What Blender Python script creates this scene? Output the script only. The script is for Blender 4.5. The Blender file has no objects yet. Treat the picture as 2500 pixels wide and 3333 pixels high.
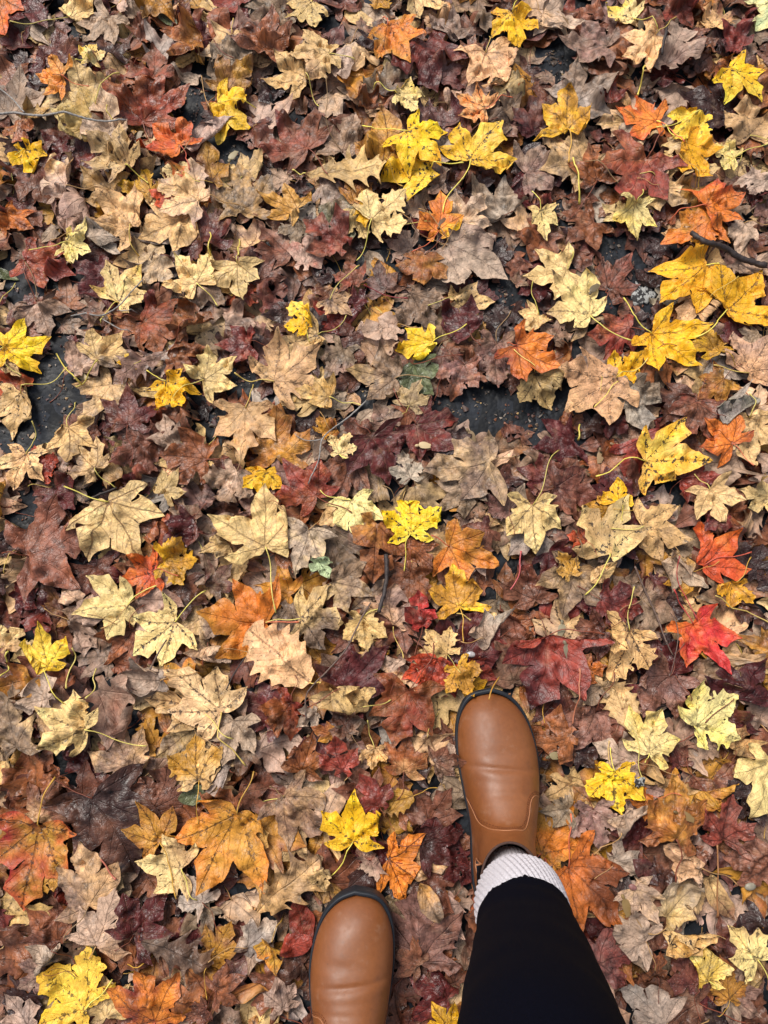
import bpy, math
import numpy as np
from mathutils import Vector, Matrix
from mathutils.geometry import delaunay_2d_cdt

SC = bpy.context.scene
COL = SC.collection
RNG = np.random.default_rng(20231105)

# ------------------------------------------------------------------ camera, light, exposure
CAM_H = 1.05
TILT = math.radians(11.0)
FOC = 1660.0            # focal length in units of a 1659 px wide picture
cam_d = bpy.data.cameras.new('camera')
cam = bpy.data.objects.new('camera', cam_d)
COL.objects.link(cam)
cam.location = (0, 0, CAM_H)
cam.rotation_euler = (TILT, 0, 0)
cam_d.sensor_fit = 'HORIZONTAL'
cam_d.sensor_width = 36.0
cam_d.lens = 36.0 * FOC / 1659.0
cam_d.clip_start = 0.02
cam_d.clip_end = 200
SC.camera = cam

SUN_EL, SUN_AZ = math.radians(54), math.radians(-38)     # azimuth from +Y, clockwise
world = bpy.data.worlds.new('World'); SC.world = world
world.use_nodes = True
wn = world.node_tree.nodes; wl = world.node_tree.links
bg = wn['Background']
sky = wn.new('ShaderNodeTexSky'); sky.sky_type = 'NISHITA'
sky.sun_disc = False
sky.sun_elevation = SUN_EL; sky.sun_rotation = SUN_AZ
sky.air_density = 1.0; sky.dust_density = 3.0; sky.ozone_density = 0.6
hs = wn.new('ShaderNodeHueSaturation'); hs.inputs['Saturation'].default_value = 0.5    # thin even cloud
wl.new(sky.outputs[0], hs.inputs['Color']); wl.new(hs.outputs[0], bg.inputs[0]); bg.inputs[1].default_value = 0.100
sun_d = bpy.data.lights.new('sun', 'SUN'); sun_d.energy = 2.35; sun_d.angle = math.radians(26)
sun_d.color = (1.0, 0.95, 0.88)
sun = bpy.data.objects.new('sun', sun_d); COL.objects.link(sun)
sd = Vector((math.sin(SUN_AZ) * math.cos(SUN_EL), math.cos(SUN_AZ) * math.cos(SUN_EL), math.sin(SUN_EL)))
sun.rotation_euler = sd.to_track_quat('Z', 'Y').to_euler()
sun.location = sd * 5
SC.view_settings.view_transform = 'Standard'
SC.view_settings.look = 'None'
SC.view_settings.gamma = 1.0
SC.view_settings.use_curve_mapping = False
SC.view_settings.exposure = 0.44

_f = np.array([0, math.sin(TILT), -math.cos(TILT)])
_u = np.array([0, math.cos(TILT), math.sin(TILT)])
_r = np.array([1.0, 0, 0])
def unproject(X, Y, z):
    """where the camera's line through a picture point (1659 x 2212) meets height z"""
    d = _f + (X - 829.5) / FOC * _r + (1106 - Y) / FOC * _u
    t = (z - CAM_H) / d[2]
    return np.array([d[0] * t, d[1] * t])
def tile(c, r, x, y):
    """point read in one of the 12 enlarged tiles -> 1659 px picture"""
    ox = (0, 833, 1666)[c]; oy = (0, 834, 1668, 2499)[r]
    return (ox + x * 834 / 1659) * 0.6636, (oy + y * 834 / 1659) * 0.6636

def srgb(r, g, b):
    c = np.array([r, g, b], float) / 255
    return np.where(c <= 0.04045, c / 12.92, ((c + 0.055) / 1.055) ** 2.4)

# ------------------------------------------------------------------ materials
def new_mat(name):
    m = bpy.data.materials.new(name); m.use_nodes = True
    nt = m.node_tree
    return m, nt, nt.nodes['Principled BSDF']
def nd(nt, kind, **kw):
    n = nt.nodes.new(kind)
    for k, v in kw.items():
        if k.startswith('i_'):
            n.inputs[int(k[2:]) if k[2:].isdigit() else k[2:]].default_value = v
        else:
            setattr(n, k, v)
    return n
def math_n(nt, op, a, b=None, clamp=False, c=None):
    n = nt.nodes.new('ShaderNodeMath'); n.operation = op; n.use_clamp = clamp
    for i, v in enumerate((a, b, c)):
        if v is None: continue
        if isinstance(v, (int, float)): n.inputs[i].default_value = v
        else: nt.links.new(v, n.inputs[i])
    return n.outputs[0]
def maprange(nt, v, a, b, c, d, smooth=True):
    n = nt.nodes.new('ShaderNodeMapRange'); n.interpolation_type = 'SMOOTHSTEP' if smooth else 'LINEAR'
    nt.links.new(v, n.inputs[0])
    for i, x in enumerate((a, b, c, d)): n.inputs[i + 1].default_value = x
    return n.outputs[0]
def mixc(nt, mode, fac, a, b):
    n = nt.nodes.new('ShaderNodeMix'); n.data_type = 'RGBA'; n.blend_type = mode; n.clamp_result = False
    for sock, v in ((n.inputs[0], fac), (n.inputs[6], a), (n.inputs[7], b)):
        if isinstance(v, (int, float)): sock.default_value = v
        elif isinstance(v, tuple): sock.default_value = v
        else: nt.links.new(v, sock)
    return n.outputs[2]

def leaf_material():
    m, nt, p = new_mat('leaf')
    col = nd(nt, 'ShaderNodeAttribute', attribute_name='Col')
    par = nd(nt, 'ShaderNodeAttribute', attribute_name='Par')
    lv = nd(nt, 'ShaderNodeAttribute', attribute_name='Lv')
    tx = nd(nt, 'ShaderNodeAttribute', attribute_name='Tx')
    ps = nd(nt, 'ShaderNodeSeparateColor'); nt.links.new(par.outputs['Color'], ps.inputs[0])
    ls = nd(nt, 'ShaderNodeSeparateColor'); nt.links.new(lv.outputs['Color'], ls.inputs[0])
    vec = tx.outputs['Vector']
    def noise(scale, detail=3.0, rough=0.55):
        n = nd(nt, 'ShaderNodeTexNoise'); n.inputs['Scale'].default_value = scale
        n.inputs['Detail'].default_value = detail; n.inputs['Roughness'].default_value = rough
        nt.links.new(vec, n.inputs['Vector']); return n.outputs[0]
    n_mid = noise(95, 4, 0.62); n_fine = noise(420, 3, 0.6); n_big = noise(38, 3, 0.55); n_spk = noise(230, 2, 0.6)
    vo = nd(nt, 'ShaderNodeTexVoronoi', feature='DISTANCE_TO_EDGE'); vo.inputs['Scale'].default_value = 190
    vo.inputs['Randomness'].default_value = 1.0
    wv = nd(nt, 'ShaderNodeVectorMath', operation='ADD')
    nn = nd(nt, 'ShaderNodeTexNoise'); nn.inputs['Scale'].default_value = 160; nt.links.new(vec, nn.inputs['Vector'])
    sc2 = nd(nt, 'ShaderNodeVectorMath', operation='SCALE'); sc2.inputs['Scale'].default_value = 0.006
    nt.links.new(nn.outputs['Color'], sc2.inputs[0])
    nt.links.new(vec, wv.inputs[0]); nt.links.new(sc2.outputs[0], wv.inputs[1])
    nt.links.new(wv.outputs[0], vo.inputs['Vector'])
    net = maprange(nt, vo.outputs['Distance'], 0.0, 0.10, 1.0, 0.0)
    # mottle (strength in Par.b... alpha)
    mott = par.outputs['Alpha']
    a = math_n(nt, 'MULTIPLY', math_n(nt, 'SUBTRACT', n_mid, 0.5), mott)
    b = math_n(nt, 'MULTIPLY', math_n(nt, 'SUBTRACT', n_fine, 0.5), 0.95)
    val = math_n(nt, 'ADD', 1.0, math_n(nt, 'ADD', math_n(nt, 'MULTIPLY', a, 4.6), b))
    val = math_n(nt, 'MAXIMUM', val, 0.25)
    vcol = nd(nt, 'ShaderNodeCombineColor')
    for i in range(3): nt.links.new(val, vcol.inputs[i])
    c1 = mixc(nt, 'MULTIPLY', 1.0, col.outputs['Color'], vcol.outputs[0])
    # pale dry patches on the mottled ones
    patch = math_n(nt, 'MULTIPLY', maprange(nt, n_big, 0.55, 0.68, 0, 1), maprange(nt, n_mid, 0.42, 0.6, 0, 1))
    patch = math_n(nt, 'MULTIPLY', patch, math_n(nt, 'MULTIPLY', mott, 0.75), True)
    c2 = mixc(nt, 'MIX', patch, c1, mixc(nt, 'MIX', 0.55, c1, (0.42, 0.29, 0.19, 1)))
    # main and side veins: Par.r 0 = pale, .5 = none, 1 = dark
    w_main = maprange(nt, math_n(nt, 'ADD', ls.outputs[0], math_n(nt, 'MULTIPLY', math_n(nt, 'SUBTRACT', n_spk, 0.5), 0.10)), 0.03, 0.15, 1.0, 0.0)
    w_side = math_n(nt, 'MULTIPLY', maprange(nt, ls.outputs[1], 0.02, 0.10, 1.0, 0.0), 0.55)
    w_net = math_n(nt, 'MULTIPLY', net, 0.20)
    wv_ = math_n(nt, 'MAXIMUM', math_n(nt, 'MAXIMUM', w_main, w_side), w_net)
    dark = math_n(nt, 'MULTIPLY', math_n(nt, 'SUBTRACT', ps.outputs[0], 0.5, True), 2.0, True)
    pale = math_n(nt, 'MULTIPLY', math_n(nt, 'SUBTRACT', 0.5, ps.outputs[0], True), 2.0, True)
    c3 = mixc(nt, 'MIX', math_n(nt, 'MULTIPLY', wv_, dark), c2, mixc(nt, 'MULTIPLY', 1.0, c2, (0.32, 0.24, 0.22, 1)))
    c4 = mixc(nt, 'MIX', math_n(nt, 'MULTIPLY', wv_, pale), c3, mixc(nt, 'MIX', 0.6, c3, (0.48, 0.36, 0.2, 1)))
    # black specks gathered along the veins
    near = maprange(nt, ls.outputs[0], 0.0, 0.75, 0.13, 0.0)
    spk = maprange(nt, math_n(nt, 'ADD', n_spk, near), 0.655, 0.70, 0, 1)
    spk = math_n(nt, 'MULTIPLY', spk, ps.outputs[1], True)
    c5 = mixc(nt, 'MIX', spk, c4, (0.030, 0.018, 0.014, 1))
    nt.links.new(c5, p.inputs['Base Color'])
    rr = math_n(nt, 'ADD', ps.outputs[2], math_n(nt, 'MULTIPLY', math_n(nt, 'SUBTRACT', n_mid, 0.5), 0.5), True)
    nt.links.new(math_n(nt, 'MAXIMUM', rr, 0.16), p.inputs['Roughness'])
    p.inputs['Specular IOR Level'].default_value = 0.45
    # relief
    h = math_n(nt, 'ADD', math_n(nt, 'MULTIPLY', n_fine, 0.25), math_n(nt, 'MULTIPLY', n_mid, 0.9))
    h = math_n(nt, 'SUBTRACT', h, math_n(nt, 'MULTIPLY', wv_, 0.55))
    bp = nd(nt, 'ShaderNodeBump'); bp.inputs['Strength'].default_value = 0.85; bp.inputs['Distance'].default_value = 0.0020
    nt.links.new(h, bp.inputs['Height']); nt.links.new(bp.outputs[0], p.inputs['Normal'])
    return m
M_LEAF = leaf_material()

def simple_mat(name, rgb, rough, noise_scale=60, var=0.3, bump=0.3, dist=0.001, spec=0.5, metallic=0.0):
    m, nt, p = new_mat(name)
    tc = nd(nt, 'ShaderNodeTexCoord')
    n = nd(nt, 'ShaderNodeTexNoise'); n.inputs['Scale'].default_value = noise_scale; n.inputs['Detail'].default_value = 6
    nt.links.new(tc.outputs['Object'], n.inputs['Vector'])
    v = maprange(nt, n.outputs[0], 0.3, 0.7, 1 - var, 1 + var, False)
    cc = nd(nt, 'ShaderNodeCombineColor')
    for i in range(3): nt.links.new(v, cc.inputs[i])
    c = mixc(nt, 'MULTIPLY', 1.0, (*[float(x) for x in rgb], 1), cc.outputs[0])
    nt.links.new(c, p.inputs['Base Color'])
    p.inputs['Roughness'].default_value = rough
    p.inputs['Specular IOR Level'].default_value = spec
    b = nd(nt, 'ShaderNodeBump'); b.inputs['Strength'].default_value = bump; b.inputs['Distance'].default_value = dist
    nt.links.new(n.outputs[0], b.inputs['Height']); nt.links.new(b.outputs[0], p.inputs['Normal'])
    return m

# ------------------------------------------------------------------ mesh helpers
def make_mesh(name, verts, faces, mat, smooth=True):
    me = bpy.data.meshes.new(name)
    verts = np.asarray(verts, np.float32)
    if isinstance(faces, np.ndarray):
        k = faces.shape[1]; nf = len(faces)
        me.vertices.add(len(verts)); me.vertices.foreach_set('co', verts.ravel())
        me.loops.add(nf * k); me.loops.foreach_set('vertex_index', faces.astype(np.int32).ravel())
        me.polygons.add(nf); me.polygons.foreach_set('loop_start', np.arange(nf, dtype=np.int32) * k)
        me.polygons.foreach_set('loop_total', np.full(nf, k, np.int32))
        me.update(calc_edges=True)
    else:
        me.from_pydata(verts.tolist(), [], faces); me.update()
    me.polygons.foreach_set('use_smooth', np.full(len(me.polygons), smooth))
    me.materials.append(mat)
    return me
def link(name, me, parent=None):
    o = bpy.data.objects.new(name, me); COL.objects.link(o)
    if parent is not None: o.parent = parent
    return o
def add_attr(me, name, kind, data):
    a = me.attributes.new(name, kind, 'POINT')
    a.data.foreach_set('vector' if kind == 'FLOAT_VECTOR' else 'color', np.asarray(data, np.float32).ravel())

# ------------------------------------------------------------------ leaf outlines
def rot(p, deg):      # clockwise positive (towards +x from +y)
    a = math.radians(deg); c, s = math.cos(a), math.sin(a)
    p = np.atleast_2d(p)
    return np.stack([p[:, 0] * c + p[:, 1] * s, -p[:, 0] * s + p[:, 1] * c], 1)
def catmull(P, n=7):
    P = [np.array(p, float) for p in P]
    P = [2 * P[0] - P[1]] + P + [2 * P[-1] - P[-2]]
    out = []
    for i in range(1, len(P) - 2):
        for k in range(n):
            t = k / n
            out.append(0.5 * ((2 * P[i]) + (-P[i-1] + P[i+1]) * t + (2*P[i-1] - 5*P[i] + 4*P[i+1] - P[i+2]) * t*t + (-P[i-1] + 3*P[i] - 3*P[i+1] + P[i+2]) * t**3))
    out.append(P[-2])
    return np.array(out)
def curve_from(tagged, n=7):
    """closed outline: sharp points keep their corner, smooth ones are rounded through"""
    k0 = next(i for i, t in enumerate(tagged) if t[2])
    T = tagged[k0:] + tagged[:k0] + [tagged[k0]]
    out, run = [], [T[0]]
    for t in T[1:]:
        run.append(t)
        if t[2]:
            pts = [(a[0], a[1]) for a in run]
            if len(pts) == 2:
                a, b = np.array(pts[0]), np.array(pts[1])
                m = (a + b) / 2; d = b - a
                m = m - np.array([-d[1], d[0]]) * 0.10 * (1 if len(pts) else 1)
                pts = [pts[0], tuple(m), pts[1]]
            out.append(catmull(pts, n)[:-1]); run = [t]
    return np.concatenate(out)

def maple_outline(kind, r):
    j = lambda s: r.normal(0, s)
    T, veins = [], []
    if kind == 'S':
        A1, A2 = 47 + j(3), 98 + j(6)
        L1, L2 = 0.88 + j(.05), 0.60 + j(.05)
        S1, S2 = 0.53 + j(.035), 0.46 + j(.03)
    elif kind == 'J':
        A1, A2 = 50 + j(3), 104 + j(5)
        L1, L2 = 0.80 + j(.05), 0.50 + j(.05)
        S1, S2 = 0.55 + j(.03), 0.46 + j(.03)
    else:
        A1, A2 = 44 + j(4), 112 + j(6)
        L1, L2 = 0.66 + j(.07), 0.27 + j(.04)
        S1, S2 = 0.50 + j(.04), 0.29 + j(.02)
    def lobe(ang, L, w, side_len, basal=False, flip=1):
        """points in order from its anticlockwise side to its clockwise side"""
        pts = []
        sh = 0.70 + j(.025)
        if basal:
            q = [(-w * .75, .55, False), (0, 1.0, True), (w * .75, .55, False)]
            if kind != 'A' and r.random() < .35: q = [(-w * .75, .50, False), (0, 1.0, True), (w * .85, .66, True), (w * .55, .45, False)] if flip > 0 else [(-w * .55, .45, False), (-w * .85, .66, True), (0, 1.0, True), (w * .75, .50, False)]
        else:
            q = []
            def side(s):
                if kind != 'J' and r.random() > (.62 if ang == 0 else .5):
                    return [(s * w * (1.02 + j(.05)), .50 + j(.02), False), (s * w * (.70 + j(.05)), .70 + j(.02), False), (s * w * .27, .87, False)]
                o = [(s * w * .90, .50 + j(.01), False), (s * w * (1.08 + j(.12)), sh + .00 + j(.04), True)]
                if kind == 'J':
                    o = [(s * w * .85, .50, False), (s * w * (1.35 + j(.1)), .60 + j(.02), True), (s * w * .92, .66, False), (s * w * (1.0 + j(.06)), .79 + j(.02), True)]
                o.append((s * w * .50, .82 + (0.03 if kind == 'J' else 0), False))
                return o
            a = side(-1); b = side(1)
            q = a + [(j(.02), 1.0, True)] + b[::-1]
        for (x, y, s) in q:
            p = rot(np.array([[x, y * L]]), ang)[0]; pts.append((p[0], p[1], s))
        return pts
    w0 = {'S': .225, 'J': .235, 'A': .27}[kind]
    for side in (-1,):
        pass
    def sinus(ang, R): p = rot(np.array([[0, R]]), ang)[0]; return (p[0], p[1], False)
    aL1, aR1, aL2, aR2 = -A1 + j(2), A1 + j(2), -A2 + j(3), A2 + j(3)
    l1, l1b = L1 + j(.04), L1 + j(.04)
    T += [(0.0, -0.005, True)]
    T += [(-.09, -.085, False)]
    T += lobe(aL2, L2, .17, 0, True, -1)
    T += [sinus((aL1 + aL2) / 2 - 3, S2 + j(.02))]
    T += lobe(aL1, l1, w0 * .92, 0)
    T += [sinus(aL1 / 2, S1 + j(.03))]
    T += lobe(0, 1.0, w0, 0)
    T += [sinus(aR1 / 2, S1 + j(.03))]
    T += lobe(aR1, l1b, w0 * .92, 0)
    T += [sinus((aR1 + aR2) / 2 + 3, S2 + j(.02))]
    T += lobe(aR2, L2, .17, 0, True, 1)
    T += [(.09, -.085, False)]
    T.reverse()            # anticlockwise
    for ang, L in ((0, 1.0), (aL1, l1), (aR1, l1b), (aL2, L2), (aR2, L2)):
        veins.append((ang, L))
    return T, veins
def polyline_veins(veins, r):
    out = []
    for ang, L in veins:
        b = r.normal(0, .02)
        t = np.linspace(0, .97, 16)[:, None]
        p = np.hstack([b * np.sin(t * math.pi) * (1 if True else 0), t * L])
        out.append(rot(p, ang))
    return out
def oak_outline(r):
    T = [(0, 0, True), (.07, .03, False)]
    n = 4
    R = []
    ys = [0.26, 0.46, 0.66, 0.84]; ws = [.22, .33, .31, .18]
    for y, w in zip(ys, ws):
        y += r.normal(0, .012); w += r.normal(0, .02)
        R += [(w * .52, y - .05, False), (w, y + .07, True), (w * .50, y + .055, False)]
    side = lambda s, d: [(s * x, y + d, k) for x, y, k in R]
    T = [(0, 0, True), (.05, .05, False)] + side(1, 0) + [(0, 1.0, True)] + side(-1, .03)[::-1] + [(-.05, .05, False)]
    return T
def toothed_outline(r):
    R = []
    n = 6
    for k in range(n):
        t = (k + .8) / (n + .6)
        w = .33 * math.sin(math.pi * min(1, t * .93 + .05)) ** .75
        R += [(w * .86, t - .035, False), (w * 1.14 + .03, t + .05, True)]
    T = [(0, 0, True), (.12, .015, False)] + R + [(0, 1.0, True)] + [(-x, y + .02, k) for x, y, k in R][::-1] + [(-.12, .015, False)]
    return T
def oval_outline(r):
    R = []
    n = 6
    a = r.uniform(.20, .30)
    for k in range(1, n):
        t = k / n
        R.append((a * math.sin(math.pi * t) ** .8 * (1 + r.normal(0, .06)), t + r.normal(0, .01), False))
    T = [(0, 0, True)] + R + [(0, 1.0, True)] + [(-x * r.uniform(.85, 1.1), y, k) for x, y, k in R][::-1]
    return T

def inside(P, poly):
    x, y = P[:, 0][:, None], P[:, 1][:, None]
    x1, y1 = poly[:, 0], poly[:, 1]; x2, y2 = np.roll(x1, -1), np.roll(y1, -1)
    c = ((y1 > y) != (y2 > y)) & (x < (x2 - x1) * (y - y1) / (y2 - y1 + 1e-12) + x1)
    return c.sum(1) % 2 == 1
def seg_dist(P, A, B):
    d = B - A; L = (d * d).sum(1) + 1e-12
    t = np.clip(((P[:, None] - A) * d).sum(2) / L, 0, 1)
    q = A + t[..., None] * d
    return np.sqrt(((P[:, None] - q) ** 2).sum(2)).min(1)
def resample(C, h, closed=True):
    if closed: C = np.vstack([C, C[:1]])
    L = np.r_[0, np.cumsum(np.hypot(*(C[1:] - C[:-1]).T))]
    n = max(3, int(round(L[-1] / h)))
    s = np.linspace(0, L[-1], n + 1)
    o = np.stack([np.interp(s, L, C[:, 0]), np.interp(s, L, C[:, 1])], 1)
    return o[:-1] if closed else o

class Template: pass
def build_template(kind, r, h, side_veins=True, torn=False):
    if kind in 'SJA':
        T, vv = maple_outline(kind, r); mains = polyline_veins(vv, r)
    else:
        T = {'Q': oak_outline, 'H': toothed_outline, 'E': oval_outline}[kind](r)
        if kind == 'Q' or kind == 'H' or kind == 'E':
            area = sum(T[i][0] * T[(i + 1) % len(T)][1] - T[(i + 1) % len(T)][0] * T[i][1] for i in range(len(T)))
            if area < 0: T.reverse()
        t = np.linspace(0, .97, 16)[:, None]
        mains = [np.hstack([r.normal(0, .02) * np.sin(t * math.pi), t])]
    C = curve_from(T, 8)
    if kind in 'JSA' :
        # fine uneven margin
        Cn = resample(C, 0.02)
        nrm = np.roll(Cn, -1, 0) - np.roll(Cn, 1, 0); nrm = np.stack([nrm[:, 1], -nrm[:, 0]], 1)
        nrm /= np.linalg.norm(nrm, axis=1)[:, None] + 1e-9
        k = r.normal(0, 1, len(Cn)); k = np.convolve(np.r_[k[-2:], k, k[:2]], [.2, .5, 1, .5, .2], 'same')[2:-2]
        C = Cn + nrm * k[:, None] * (0.003 if kind != 'J' else 0.009)
    hb = h * .8
    # keep the sharp tips: resample by stretches
    C = resample(C, hb)
    sides = []
    if side_veins:
        allm = [(m[:-1], m[1:]) for m in mains]
        for mi, m in enumerate(mains):
            L = np.linalg.norm(m[-1])
            if L < .3: continue
            fr = (.24, .40, .56, .72, .85) if kind in 'SJA' else tuple(np.linspace(.12, .88, 7))
            for t in fr:
                for s in (-1, 1):
                    tt = t + r.normal(0, .02)
                    i = int(np.clip(tt * 15, 1, 14)); p = m[i].copy(); d = m[i] - m[i-1]; d /= np.linalg.norm(d)
                    a = math.radians(s * (44 + r.normal(0, 4)))
                    dd = np.array([d[0] * math.cos(a) + d[1] * math.sin(a), -d[0] * math.sin(a) + d[1] * math.cos(a)])
                    pl = [p]
                    for q in range(14):
                        p = p + dd * .032
                        dd = dd + d * .05; dd /= np.linalg.norm(dd)
                        if not inside(p[None], C)[0]: break
                        if any(k != mi and seg_dist(p[None], a0, b0)[0] < .05 for k, (a0, b0) in enumerate(allm)): break
                        pl.append(p)
                    if len(pl) > 2: sides.append(np.array(pl[:-1] if len(pl) > 3 else pl))
    pts = [C]; edges = []
    n0 = len(C); nE = [(i, (i + 1) % n0) for i in range(n0)]
    cA, cB = C, np.roll(C, -1, 0)
    cnt = n0
    for m in mains:
        mm = resample(m, h, False)[1:]
        mm = mm[inside(mm, C)]
        if len(mm): mm = mm[seg_dist(mm, cA, cB) > h * .25]
        if len(mm) < 2: continue
        pts.append(mm); edges += [(cnt + i, cnt + i + 1) for i in range(len(mm) - 1)]; cnt += len(mm)
    nmain = cnt
    if h < .05:
        for m in sides:
            mm = resample(m, h, False)[1:]
            mm = mm[inside(mm, C)]
            if len(mm): mm = mm[seg_dist(mm, cA, cB) > h * .4]
            if len(mm) < 2: continue
            base = np.concatenate(pts)
            d = np.sqrt(((mm[:, None] - base) ** 2).sum(2)).min(1)
            mm = mm[d > h * .4]
            if len(mm) < 2: continue
            pts.append(mm); cnt += len(mm)
    base = np.concatenate(pts)
    lo, hi = C.min(0), C.max(0)
    gx, gy = np.meshgrid(np.arange(lo[0], hi[0], h), np.arange(lo[1], hi[1], h * .87))
    gx[1::2] += h / 2
    G = np.stack([gx.ravel(), gy.ravel()], 1) + r.normal(0, h * .08, (gx.size, 2))
    G = G[inside(G, C)]
    G = G[seg_dist(G, cA, cB) > h * .5]
    if len(base): G = G[np.sqrt(((G[:, None] - base) ** 2).sum(2)).min(1) > h * .55]
    P = np.concatenate([base, G])
    vo, eo, fo, *_ = delaunay_2d_cdt([Vector(p) for p in P.tolist()], edges, [list(range(n0))], 1, 1e-6)
    V = np.array([tuple(v) for v in vo]); F = np.array([f for f in fo if len(f) == 3], int)
    cen = V[F].mean(1); F = F[inside(cen, C)]
    if torn:
        a = r.uniform(0, 6.28); cc = V[F].mean(1)
        wav = .05 * np.sin(cc[:, 0] * 17 + a) + .03 * np.sin(cc[:, 1] * 37 + 2 * a) + .02 * np.sin(cc.sum(1) * 61)
        gone = (cc[:, 0] * math.cos(a) + (cc[:, 1] - .38) * math.sin(a)) + wav > r.uniform(.12, .38)
        for _ in range(r.integers(0, 3)):
            hc = np.array([r.uniform(-.35, .35), r.uniform(.1, .7)]); gone |= np.hypot(*(cc - hc).T) + wav * .4 < r.uniform(.04, .10)
        F = F[~gone]
    used = np.zeros(len(V), bool); used[F.ravel()] = True
    remap = np.cumsum(used) - 1; V = V[used]; F = remap[F]
    # all faces up
    e1, e2 = V[F[:, 1]] - V[F[:, 0]], V[F[:, 2]] - V[F[:, 0]]
    cr = e1[:, 0] * e2[:, 1] - e1[:, 1] * e2[:, 0]
    F[cr < 0] = F[cr < 0][:, ::-1]
    t = Template(); t.V, t.F, t.kind = V, F, kind
    A = np.concatenate([m[:-1] for m in mains]); B = np.concatenate([m[1:] for m in mains])
    t.vd = seg_dist(V, A, B)
    if sides:
        A2 = np.concatenate([m[:-1] for m in sides]); B2 = np.concatenate([m[1:] for m in sides])
        t.sd = seg_dist(V, A2, B2)
    else: t.sd = np.full(len(V), .1)
    t.ed = seg_dist(V, cA, cB)
    E = np.concatenate([F[:, [0, 1]], F[:, [1, 2]], F[:, [2, 0]]]); E = np.unique(np.sort(E, 1), axis=0)
    t.E = E; t.deg = np.maximum(np.bincount(E.ravel(), minlength=len(V)), 1).astype(float)
    t.tips = [m[-1] for m in mains]
    return t

TR = np.random.default_rng(7)
HI, LO = {}, {}
for k, n in (('S', 17), ('J', 8), ('A', 8), ('Q', 3), ('H', 2), ('E', 4)):
    HI[k] = [build_template(k, TR, 0.036) for _ in range(n)]
for k, n in (('S', 11), ('J', 4), ('A', 6), ('Q', 1), ('E', 2)):
    LO[k] = [build_template(k, TR, 0.066) for _ in range(n)]
LO['T'] = [build_template('SAJS'[i % 4], TR, 0.055, torn=True) for i in range(12)]

# ------------------------------------------------------------------ smooth random fields
def field(n, beta, seed):
    r = np.random.default_rng(seed)
    f = np.fft.fftfreq(n); k = np.hypot(f[:, None], f[None]); k[0, 0] = 1
    a = np.fft.ifft2(np.fft.fft2(r.normal(size=(n, n))) * k ** (-beta) * (k > 1.5 / n)).real
    a[:] = (a - a.mean()) / a.std(); return a
NF = [field(256, 1.7, 3), field(256, 1.2, 4)]
def samp(F, x, y):
    n = F.shape[0]
    x = np.mod(x, n); y = np.mod(y, n); i = x.astype(int); j = y.astype(int); fx, fy = x - i, y - j
    i1, j1 = (i + 1) % n, (j + 1) % n
    return F[j, i] * (1-fx) * (1-fy) + F[j, i1] * fx * (1-fy) + F[j1, i] * (1-fx) * fy + F[j1, i1] * fx * fy

# ------------------------------------------------------------------ height of the pile
CELL = 0.002
GX0, GY0, GNX, GNY = -1.0, -1.05, 1000, 1250
H = np.zeros((GNY, GNX), np.float32)
OWN = np.full((GNY, GNX), -1, np.int32)
def gi(x, y):
    return (np.clip(((y - GY0) / CELL).astype(int), 1, GNY - 2), np.clip(((x - GX0) / CELL).astype(int), 1, GNX - 2))
def hat(x, y):
    return float(H[gi(np.array([x]), np.array([y]))][0])

# asphalt left bare in the photograph: picture points (1659 px), radii in px
HOLES = [(115, 800, 52), (95, 880, 52), (50, 935, 50), (150, 850, 34), (130, 740, 26), (500, 318, 24), (455, 295, 20), (412, 250, 22), (425, 200, 20), (1005, 865, 42),
         (1075, 872, 42), (1140, 890, 40), (1180, 905, 28), (960, 880, 32), (1205, 115, 22), (1208, 165, 20), (1325, 535, 30), (880, 545, 16), (830, 540, 14),
         (1090, 640, 16), (1090, 605, 14), (800, 850, 20), (68, 1125, 26), (60, 1165, 12), (1300, 640, 26), (1385, 640, 18), (167, 1240, 22),
         (1250, 860, 22), (525, 815, 16), (465, 905, 14), (1205, 445, 14), (40, 610, 14), (245, 1330, 12), (170, 80, 10), (1450, 95, 10)]
HP = np.array([[*unproject(x, y, 0.006), rr / FOC * 1.08] for x, y, rr in HOLES])
def in_hole(x, y, k=1.0):
    return (np.hypot(HP[:, 0] - x, HP[:, 1] - y) < HP[:, 2] * k).any()

def hole_bad(V, k=.92):
    d = np.hypot(HP[:, 0] - V[:, 0, None], HP[:, 1] - V[:, 1, None]) < HP[:, 2] * k
    return d.sum() > 2
# ------------------------------------------------------------------ boots: footprint (right foot, toe apex at y = 0, outer side +x)
_y = [0.0, -.007, -.022, -.045, -.075, -.10, -.13, -.165, -.205, -.24, -.262, -.272]
_in = [-.012, -.033, -.046, -.0525, -.0525, -.049, -.043, -.036, -.0345, -.032, -.022, -.002]
_ou = [-.006, .014, .031, .044, .0525, .0545, .053, .047, .041, .035, .024, .002]
FOOT = np.concatenate([np.stack([_ou, _y], 1), np.stack([_in, _y], 1)[::-1][1:-1]])
FOOT = FOOT * [.965, 1]
FOOT = catmull([*FOOT, FOOT[0]], 9)[:-1]
FOOT = resample(FOOT, 0.0052)                       # clockwise start at toe, outer side first
def foot_world(P, side, origin, ang):
    q = np.array(P, float).copy(); q[:, 0] *= side
    c, s = math.cos(ang), math.sin(ang)
    x, y = q[:, 0] * c - q[:, 1] * s, q[:, 0] * s + q[:, 1] * c
    q[:, 0], q[:, 1] = x + origin[0], y + origin[1]
    return q
BASE_Z = 0.020
toe_R = unproject(1069, 1487, BASE_Z + .012)
toe_L = unproject(757, 1917, BASE_Z + .014)
BOOTS = {'R': (1, toe_R, math.radians(-0.5)), 'L': (-1, toe_L, math.radians(2.5))}
FW = {k: foot_world(FOOT * [1.04, 1.015], *v) for k, v in BOOTS.items()}
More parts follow.
